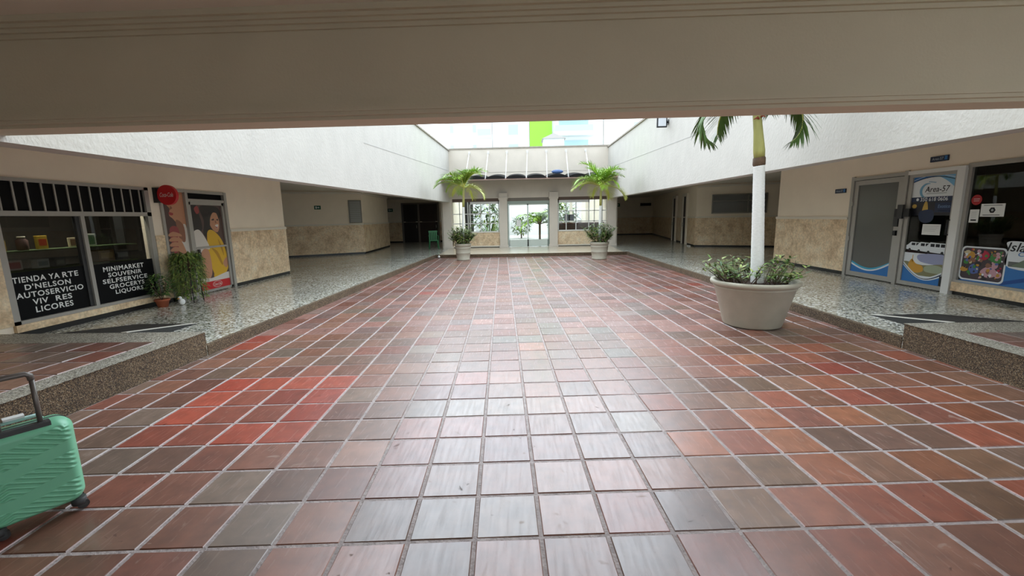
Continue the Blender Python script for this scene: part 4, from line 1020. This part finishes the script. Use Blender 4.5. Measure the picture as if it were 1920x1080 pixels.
for u in (L-1.7, L-2.6, L-4.4, L-5.3): GS.box(m_, u-.09, u+.09, WALK, 2.65, 0, .1)
GS.box(m_, L-2.6, L-1.7, 2.5, 2.65, 0, .1); GS.box(m_, L-5.3, L-4.4, 2.5, 2.65, 0, .1)
struct('frame', m_, TRIMW, t)
for a, c in ((L-2.51,L-1.79),(L-5.21,L-4.49)):
    m_ = MB(); GS.box(m_, a, c, WALK, 2.5, 0, .05); lf = struct('leaf', m_, mat('dark_door_38', (38,32,30)), t)
    m_ = MB(); GS.box(m_, a+.06, a+.09, 1.0, 1.2, .05, .1); struct('handle', m_, ALU, lf)
RE = Face((0,33.3,0), (1,0,0), (0,-1,0))
exit_sign('dim exit sign deep in the dark gallery by the entrance column', (7.15,33.26,2.4), (1,0,0), (0,-1,0), .2)
m_ = MB(); RE.box(m_, 8.9, 9.7, 2.3, 2.5, .02, .08); tag(m_.build('wall_box', DARK), 'dark box mounted high at the end of the dim gallery', 'box')
# green plastic chair near the far column
t = thing('plastic_chair', 'green plastic chair standing in the dim gallery beside the far column', 'chair', (-4.55,21.3,WALK), .3)
GP = mat('green_plastic', (40,110,64), .4)
m_ = MB(); m_.box((-.22,-.22,.42),(.22,.22,.45)); m_.build('seat', GP, t, bevel=.01)
m_ = MB()
for k in range(5): m_.box((-.2+k*.085,.19,.45),(-.14+k*.085,.22,.86))
m_.box((-.22,.18,.84),(.22,.23,.92)); m_.build('backrest', GP, t)
for x in (-.2,.2):
    for y in (-.2,.2):
        m_ = MB(); m_.tube([(x,y,.43),(x*1.15,y*1.15,0)], [.022,.016], 8); m_.build('leg', GP, t)
for x in (-.23,.23):
    m_ = MB(); m_.tube([(x,-.2,.42),(x,-.2,.64),(x,.2,.68)], .018, 8); m_.build('armrest', GP, t)

# ------------------------------------------------------------------ ramps from the walkway up to the platforms
def ramp(label, x0, x1, s):
    t = thing('access_ramp', label, 'ramp', (0,0,0))
    ya, yb = PE+.012, PE+1.14
    m_ = MB()
    m_.add([(x0,ya,WALK),(x1,ya,WALK),(x1,ya,PLAT+.004),(x0,ya,PLAT+.004),(x0,yb,WALK+.008),(x1,yb,WALK+.008),(x1,yb,WALK),(x0,yb,WALK)],
           [(0,1,2,3),(3,2,5,4),(4,5,6,7),(7,6,1,0),(0,3,4,7),(1,6,5,2)])
    m_.build('deck', mat('black_rubber', (40,39,37), .55, noise=.12, scale=30, bump=.3, bscale=80), t)
    e = x1 if s > 0 else x0; a, c = (e-.075, e) if s > 0 else (e, e+.075)
    m_ = MB(); dz = .006
    m_.add([(a,ya,PLAT+.004),(c,ya,PLAT+.004),(c,yb,WALK+.008),(a,yb,WALK+.008),(a,ya,PLAT+.004+dz),(c,ya,PLAT+.004+dz),(c,yb,WALK+.008+dz),(a,yb,WALK+.008+dz)],
           [(3,2,1,0),(4,5,6,7),(0,1,5,4),(1,2,6,5),(2,3,7,6),(3,0,4,7)])
    m_.build('edge_strip', mat('worn_white_paint', (214,210,198), .6, noise=.08), t)
ramp('black ramp with a white edge in front of the minimarket window', -5.98, -5.05, 1)
ramp('black ramp with a white edge in front of the travel office window', 5.05, 5.98, -1)

# ------------------------------------------------------------------ potted palms
def pot(mb, r, h, ringed):
    if ringed:
        prof = [(r*.74,0),(r*.78,.02),(r*.78,.05),(r*.755,.06),(r*.86,h*.42),(r*.875,h*.43),(r*.875,h*.45),(r*.86,h*.46),(r*.9,h*.7),(r*.925,h*.72),(r*.92,h*.76),(r*.9,h*.77),(r*.93,h*.83),(r,h*.86),(r,h*.97),(r*.97,h),(r*.88,h),(r*.85,h*.9),(r*.84,h*.8)]
    else:
        prof = [(r*.60,0),(r*.655,.012),(r*.67,.03),(r*.90,h*.82),(r*.925,h*.84),(r*.925,h*.86),(r*.915,h*.875),(r*.965,h*.89),(r,h*.92),(r*1.01,h*.96),(r*.99,h*.99),(r*.96,h),(r*.9,h*.985),(r*.88,h*.93),(r*.86,h*.86)]
    return mb.lathe(prof, n=48)
def shrub(stems, leaves, r, z, n, h0, h1, spread, rng, lsz, per=14, cx=0, cy=0):
    for k in range(n):
        a = rng.uniform(0,6.28); q = rng.uniform(.15,1)**.5*r; h = rng.uniform(h0,h1)
        o = Vector((cx+math.cos(a)*q, cy+math.sin(a)*q, z)); tip = o+Vector((math.cos(a)*spread*rng.uniform(.2,1.2)+rng.uniform(-.1,.1), math.sin(a)*spread*rng.uniform(.2,1.2)+rng.uniform(-.1,.1), h))
        mid = o.lerp(tip,.5)+Vector((rng.uniform(-.05,.05),rng.uniform(-.05,.05),.03))
        stems.tube([o,mid,tip], [.008,.006,.003], 5)
        for i in range(per):
            f = .35+.65*i/per; p = o.lerp(mid, f*2) if f < .5 else mid.lerp(tip, f*2-1)
            b = rng.uniform(0,6.28); leafblade(leaves, p, (math.cos(b), math.sin(b), rng.uniform(.1,.9)), lsz*rng.uniform(.6,1.2), lsz*.42, rng.choice((0,0,1,2)), .4, 2)
def small_palm(label, loc, trunk_top, lean, seed, r, h, nfr, shl):
    rng = random.Random(seed); t = thing('potted_palm', label, 'palm', loc)
    m_ = MB(); pot(m_, r, h, True); m_.build('pot', POTM, t)
    m_ = MB(); m_.lathe([(r*.84,h*.86),(r*.4,h*.9),(.01,h*.91)], n=24, cap=False); m_.build('soil', SOIL, t)
    z0 = h*.88; z1 = trunk_top-loc[2]; za = z0+(z1-z0)*.66
    P = lambda z: (lean[0]*(z-z0)/(z1-z0), lean[1]*(z-z0)/(z1-z0), z)
    m_ = MB(); m_.tube([P(z0+(za-z0)*k/8) for k in range(9)], [.062-.002*k for k in range(9)], 12); m_.build('trunk', TRUNKW, t)
    m_ = MB(); m_.tube([P(za-.01), P(za+(z1-za)*.2), P(za+(z1-za)*.7), P(z1)], [.046,.05,.04,.03], 12); m_.build('crownshaft', SHAFT, t)
    for k in range(nfr):
        lf = MB(); rc = MB(); top = k/nfr
        el = .15+1.3*(((k*7) % nfr)/nfr)**.8
        frond(lf, rc, P(z1-.04), k*2.399+rng.uniform(-.2,.2), el, rng.uniform(.95,1.25), rng.uniform(1.3,1.9), .026, 60, rng, 0, .42, .8)
        f = rc.build('frond', FRONDY, t); lf.build('leaflets', [FROND if el > .5 else FRONDY], f)
    st = MB(); lv = MB(); shrub(st, lv, r*.6, z0, 46, .3, .80, shl, rng, .15, 26); bush(lv, (0,0,z0+.36), .46, .42, .34, 520, .15, .06, rng)
    s = st.build('shrub_stems', STEM, t); lv.build('shrub_leaves', [LEAF, LEAFY, LEAFD], t)
small_palm('potted palm with a white trunk beside the green chair end of the facade', (-2.43,16.78,0), 2.85, (.12,0), 31, .33, .66, 19, .42)
small_palm('potted palm with a white trunk in front of the window of the reception desk', (2.86,16.3,0), 2.75, (.03,0), 47, .36, .66, 20, .40)

# the big one near the travel office
rng = random.Random(77)
t = thing('potted_palm', 'large potted palm in a wide grey tub, its crown above the near beam', 'palm', (3.38,6.28,0))
m_ = MB(); pot(m_, .59, .68, False); m_.build('pot', POTM, t)
m_ = MB(); m_.lathe([(.52,.60),(.3,.625),(.01,.63)], n=32, cap=False); m_.build('soil', SOIL, t)
m_ = MB(); N = 60; pts = []; rr = []
for k in range(N+1):
    z = .55+(2.30-.55)*k/N; pts.append((.04-.10*(z-.6)/1.8, 0, z)); rr.append((.088-.016*k/N)*(1+.025*(k % 2)))
m_.tube(pts, rr, 18); m_.build('trunk', TRUNKW, t)
m_ = MB(); m_.tube([(-.055,0,2.28),(-.058,0,2.31),(-.06,0,2.40),(-.062,0,2.41)], [.066,.082,.08,.07], 16); m_.build('sheath_ring', SHAFTB, t)
m_ = MB(); m_.tube([(-.06,0,2.40),(-.07,0,2.5),(-.1,0,2.75),(-.13,0,2.95),(-.16,0,3.3)], [.07,.075,.06,.055,.04], 16); m_.build('crownshaft', SHAFT, t)
m_ = MB(); m_.tube([(-.11,-.03,2.9),(-.16,-.07,2.93),(-.22,-.09,2.9)], [.012,.016,.004], 6); m_.tube([(-.11,.03,2.9),(-.1,-.08,2.95),(-.08,-.13,2.92)], [.012,.012,.004], 6); m_.build('flower_stub', mat('rust_stub', (150,70,48), .7), t)
spec = [(2.95,.3,1.42,2.95),(.15,.35,1.52,3.0),(3.75,1.25,1.5,1.6),(.9,.8,1.5,2.2),(1.7,.5,1.5,2.4),(2.3,1.2,1.5,1.6),(4.4,.6,1.4,2.0),(5.2,.8,1.4,2.0),(5.9,1.1,1.4,1.8),(1.2,1.25,1.4,1.4),(3.3,1.35,1.3,1.3)]
for az, el, L, dr in spec:
    lf = MB(); rc = MB(); frond(lf, rc, (-.16,0,3.25), az, el, L*.85, dr, .04, 40, rng, 0, .36, .15)
    f = rc.build('frond', FRONDY, t); lf.build('leaflets', [FRONDD], f)
st = MB(); lv = MB()
shrub(st, lv, .42, .6, 52, .14, .42, .26, rng, .12, 13)
shrub(st, lv, .2, .6, 12, .2, .4, .35, rng, .1, 12, -.25, -.1)
st.tube([(-.3,0,.6),(-.5,-.05,.78),(-.75,-.05,.95)], [.01,.008,.005], 5)
for k in range(16): leafblade(lv, (-.75+rng.uniform(-.05,.08), -.05+rng.uniform(-.05,.05), .93+rng.uniform(-.12,.08)), (rng.uniform(-1,1), rng.uniform(-1,1), rng.uniform(0,.8)), .1, .045, rng.choice((1,1,0)), .4, 2)
st.build('shrub_stems', STEM, t); lv.build('shrub_leaves', [LEAF, LEAFY, LEAFD], t)

# ------------------------------------------------------------------ suitcase
SG = mat('green_shell', (120,190,152), .38, noise=.03)
SGI = mat('green_shell_rib', (96,170,132), .4)
p0 = Vector((-2.69,2.26,0)); dirv = Vector((-.545,-.838,0)).normalized()
rz = math.atan2(-dirv.y, -dirv.x)
# local x runs along the broad face towards the far wheel, -y faces the court
t = thing('suitcase', 'mint green ribbed cabin suitcase with its grey handle pulled up', 'suitcase', (p0.x+dirv.x*.19, p0.y+dirv.y*.19, 0), rz)
w, h, dth = .40, .52, .22; zb_ = .055
def shell(y0, y1, name, ribs, sgn):
    """half shell: rounded box whose broad face carries chevron ribs"""
    mb = MB(); nx, nz = (60, 240) if ribs else (40, 48); vs = []
    def rr_(u, v):  # rounded corner map from the unit square
        x = (u-.5)*w; z = zb_+v*h; r = .075
        return x, z
    grid = []
    for j in range(nz+1):
        for i in range(nx+1):
            u, v = i/nx, j/nz; x, z = (u-.5)*w, v*h-h/2
            r = .075; cx_, cz_ = w/2-r, h/2-r
            ax, az_ = abs(x), abs(z)
            # squeeze the corners to a rounded outline
            if ax > cx_ and az_ > cz_:
                dx, dz = ax-cx_, az_-cz_; m_x = max(dx, dz); l = math.hypot(dx, dz)
                if l > 0: k = m_x/l; dx *= k; dz *= k
                x = math.copysign(cx_+dx, x); z = math.copysign(cz_+dz, z)
            e = min(w/2-abs((u-.5)*w), h/2-abs(v*h-h/2)); fall = 1-min(1, e/.05); y = y1 - sgn*0
            yy = y0+(y1-y0)*math.sqrt(max(0, 1-fall*fall))
            if ribs and e > .022:
                uu = (u-.5)*w; zz = v*h
                q_ = abs(uu+.09)
                band = ((zz-q_*.28+.015)/.085) % 2 < 1.2
                ph = (zz+q_*.5)/.029
                amp = (.0058 if band else .0)*min(1, (e-.022)/.02)
                yy += (1 if y1 > y0 else -1)*amp*math.cos(2*math.pi*ph)
            grid.append((x, yy, zb_+h/2+z))
    fs = []
    for j in range(nz):
        for i in range(nx):
            a = j*(nx+1)+i; q = (a, a+1, a+nx+2, a+nx+1)
            fs.append(q if y1 < y0 else q[::-1])
    mb.add(grid, fs, 0, True); return mb.build(name, SG, t)
shell(-.012, -dth/2, 'front_shell', True, 1); shell(.012, dth/2, 'back_shell', False, -1)
m_ = MB(); r = .075; pts = []
for cx_, cz_, a0 in ((w/2-r,h/2-r,0),(-w/2+r,h/2-r,1.571),(-w/2+r,-h/2+r,3.1416),(w/2-r,-h/2+r,4.712)):
    pts += [(cx_+(r-.002)*math.cos(a0+k*.1963), cz_+(r-.002)*math.sin(a0+k*.1963)) for k in range(9)]
vs = [(x,-.016,zb_+h/2+z) for x,z in pts]+[(x,.016,zb_+h/2+z) for x,z in pts]; n = len(pts)
m_.add(vs, [(i,(i+1)%n,n+(i+1)%n,n+i)[::-1] for i in range(n)], 0, True); m_.build('zip_band', mat('grey_zip', (88,104,98), .6), t)
TG = mat('handle_grey', (112,106,100), .4, metal=.4)
zt = zb_+h
m_ = MB(); m_.box((-.11,-dth/2+.02,zt-.02),(.11,-.03,zt+.004)); m_.box((-.095,-dth/2+.028,zt+.0035),(.095,-.045,zt+.006)); m_.build('handle_well', mat('charcoal_plastic', (58,58,58), .5), t, bevel=.004)
yh = -dth/2+.055
hd = bpy.data.objects.new('telescopic_handle', None); hd = None
m_ = MB(); 
for x in (-.075,.075): m_.tube([(x,yh,zt-.02),(x,yh,zt+.255)], .0115, 10)
m_.tube([(-.075,yh,zt+.25),(-.072,yh,zt+.275),(-.055,yh,zt+.288),(.055,yh,zt+.288),(.072,yh,zt+.275),(.075,yh,zt+.25)], .015, 10); m_.build('telescopic_handle', TG, t)
m_ = MB(); m_.tube([(-.09,.035,zt-.005),(-.075,.035,zt+.02),(.075,.035,zt+.02),(.09,.035,zt-.005)], .011, 8); m_.build('carry_handle', mat('mint_handle', (170,206,196), .4), t)
m_ = MB(); m_.box((-.05,.02,zt+.03),(.03,.07,zt+.042)); m_.build('luggage_tag', WPAPER, t)
for x in (-.155,.155):
    for y in (-.07,.07):
        hb = MB(); hb.lathe([(.03,.03),(.034,.045),(.034,.075)], (x,y,0), 14); hb.box((x-.012,y-.022,.02),(x+.03,y-.016,.05)); hb.box((x-.012,y+.016,.02),(x+.03,y+.022,.05))
        ho = hb.build('wheel_housing', mat('charcoal_plastic', (58,58,58)), t)
        m_ = MB()
        for yy in (-.014,.005):
            n = 18; vs = []
            for q in (0,.009):
                vs += [(x+.016+.026*math.cos(2*math.pi*i/n), y+yy+q, .026+.026*math.sin(2*math.pi*i/n)) for i in range(n)]
            m_.add(vs, [tuple(range(n)), tuple(reversed(range(n,2*n)))]+[(i,(i+1)%n,n+(i+1)%n,n+i)[::-1] for i in range(n)])
        m_.build('wheel', mat('wheel_rubber', (48,44,42), .6), ho)

# ------------------------------------------------------------------ small fittings
t = thing('floodlight', 'small square floodlight fixed high on the white parapet wall', 'floodlight', (XR(13.4)-.012,13.4,4.36))
m_ = MB(); m_.box((-.36,-.06,-.17),(-.06,.0,.17)); m_.build('housing', MBLACK, t, bevel=.01)
m_ = MB(); m_.box((-.325,-.062,-.135),(-.095,-.059,.135)); m_.build('lens', mat('lens_grey', (206,210,214), .2), t)
m_ = MB(); m_.box((-.22,0,-.03),(-.19,.08,.03)); m_.box((-.22,.06,-.03),(0,.09,.03)); m_.box((-.012,.0,-.07),(0,.15,.07)); m_.build('bracket', MBLACK, t)
t = thing('step_light', 'small white ball light on the kerb corner beside a potted palm', 'lamp', (-3.6,17.76,0))
m_ = MB(); m_.ico((0,0,.06), .05); m_.build('globe', WPAPER, t)
m_ = MB(); m_.lathe([(.03,0),(.03,.025)], n=12); m_.build('base', MGREY, t)
m_ = MB(); m_.box((7.62,20.05,WALK),(7.74,20.2,WALK+.05)); tag(m_.build('door_wedge', WPAPER, bevel=.006), 'small white wedge on the floor at the foot of the angled gallery wall', 'wedge')

# ------------------------------------------------------------------ buildings beyond the far parapet
BW = mat('tower_white', (236,238,238), .8); BGL = mat('tower_glass', (176,206,212), .3); BGR = mat('tower_green', (140,200,60), .7); BGY = mat('tower_pale_grey', (206,216,220), .8)
def tower(label, x0, x1, y, h, win, extra=None, wallm=BW):
    t = thing('apartment_tower', label, 'building', ((x0+x1)/2,y,-.2)); cx_ = (x0+x1)/2
    m_ = MB(); m_.box((x0-cx_,0,0),(x1-cx_,12,h)); m_.build('walls', wallm, t)
    m_ = MB(); m_.box((x0-cx_,-.2,h),(x1-cx_,12.2,h+.6)); m_.build('roof_slab', BGY, t)
    for (a, c, z0, z1) in win:
        w_ = MB(); w_.box((a-cx_,-.06,z0),(c-cx_,.02,z1)); o = w_.build('window', ALUW, t)
        w_ = MB(); w_.box((a-cx_+.12,-.09,z0+.12),(c-cx_-.12,-.05,z1-.12)); w_.build('pane', BGL, o)
    return t, cx_
floors = [8.2+3*k for k in range(6)]
t, cx_ = tower('pale blue white apartment tower above the parapet end by the roof gable', -12.2, -4.9, 70, 27, [(-11.6,-10.8,z+.8,z+2.2) for z in floors]+[(-8.0,-7.2,z+.8,z+2.2) for z in floors])
for z in floors:
    m_ = MB(); m_.box((-7-cx_,-1.3,z),(-4.9-cx_,0,z+.25)); b = m_.build('balcony', BW, t)
    m_ = MB(); m_.box((-7-cx_,-1.35,z+.25),(-4.9-cx_,-1.3,z+1.2)); m_.build('glass_rail', BGL, b)
t, cx_ = tower('white apartment tower with square windows beside the green tower face', -4.85, 1.05, 71, 27, [(-2.4,-.6,z+.5,z+2.3) for z in floors])
t, cx_ = tower('apartment tower with a lime green face and long glass balconies', 1.1, 12.6, 70, 27, [(5.6,10.4,z+.4,z+2.5) for z in floors])
m_ = MB(); m_.box((1.1-cx_,-.5,0),(4.6-cx_,0,27)); m_.build('green_face', BGR, t)
for z in floors:
    m_ = MB(); m_.box((4.8-cx_,-1.6,z-.1),(11-cx_,0,z+.5)); b = m_.build('balcony', BW, t)
    m_ = MB(); m_.box((5-cx_,-1.62,z+.5),(10.8-cx_,-1.56,z+1.4)); m_.build('glass_rail', BGL, b)
t, cx_ = tower('plain pale tower at the end beside the floodlight wall', 12.9, 20, 71, 29, [(17.5,19,z+.6,z+2.2) for z in floors], wallm=mat('tower_cream', (232,236,228), .8))
t = thing('rooftop_hut', 'small grey gabled hut in front of the lime green tower face', 'hut', (4.2,60,0))
m_ = MB(); m_.box((-1.4,0,0),(1.4,3,12.0)); m_.build('walls', BGY, t)
m_ = MB(); m_.add([(-1.6,-.2,12.0),(1.6,-.2,12.0),(0,-.2,12.7),(-1.6,3.2,12.0),(1.6,3.2,12.0),(0,3.2,12.7)], [(0,1,2),(5,4,3),(0,2,5,3),(2,1,4,5),(1,0,3,4)]); m_.build('roof', mat('hut_roof', (176,172,168), .8), t)
t = thing('gabled_roof', 'brown tiled gable roof peeking over the white parapet', 'roof', (-7.2,26,0))
m_ = MB(); m_.add([(-2,0,5.2),(1.65,0,5.4),(-.2,0,8.0),(-2,6,5.2),(1.65,6,5.4),(-.2,6,8.0)], [(0,1,2),(5,4,3),(0,2,5,3),(2,1,4,5),(1,0,3,4)]); m_.build('roof_slope', mat('brown_roof', (128,106,92), .9, noise=.2, scale=4), t)
m_ = MB(); m_.box((-1.9,.2,3.2),(1.5,5.8,5.35)); m_.build('gable_wall', BW, t)
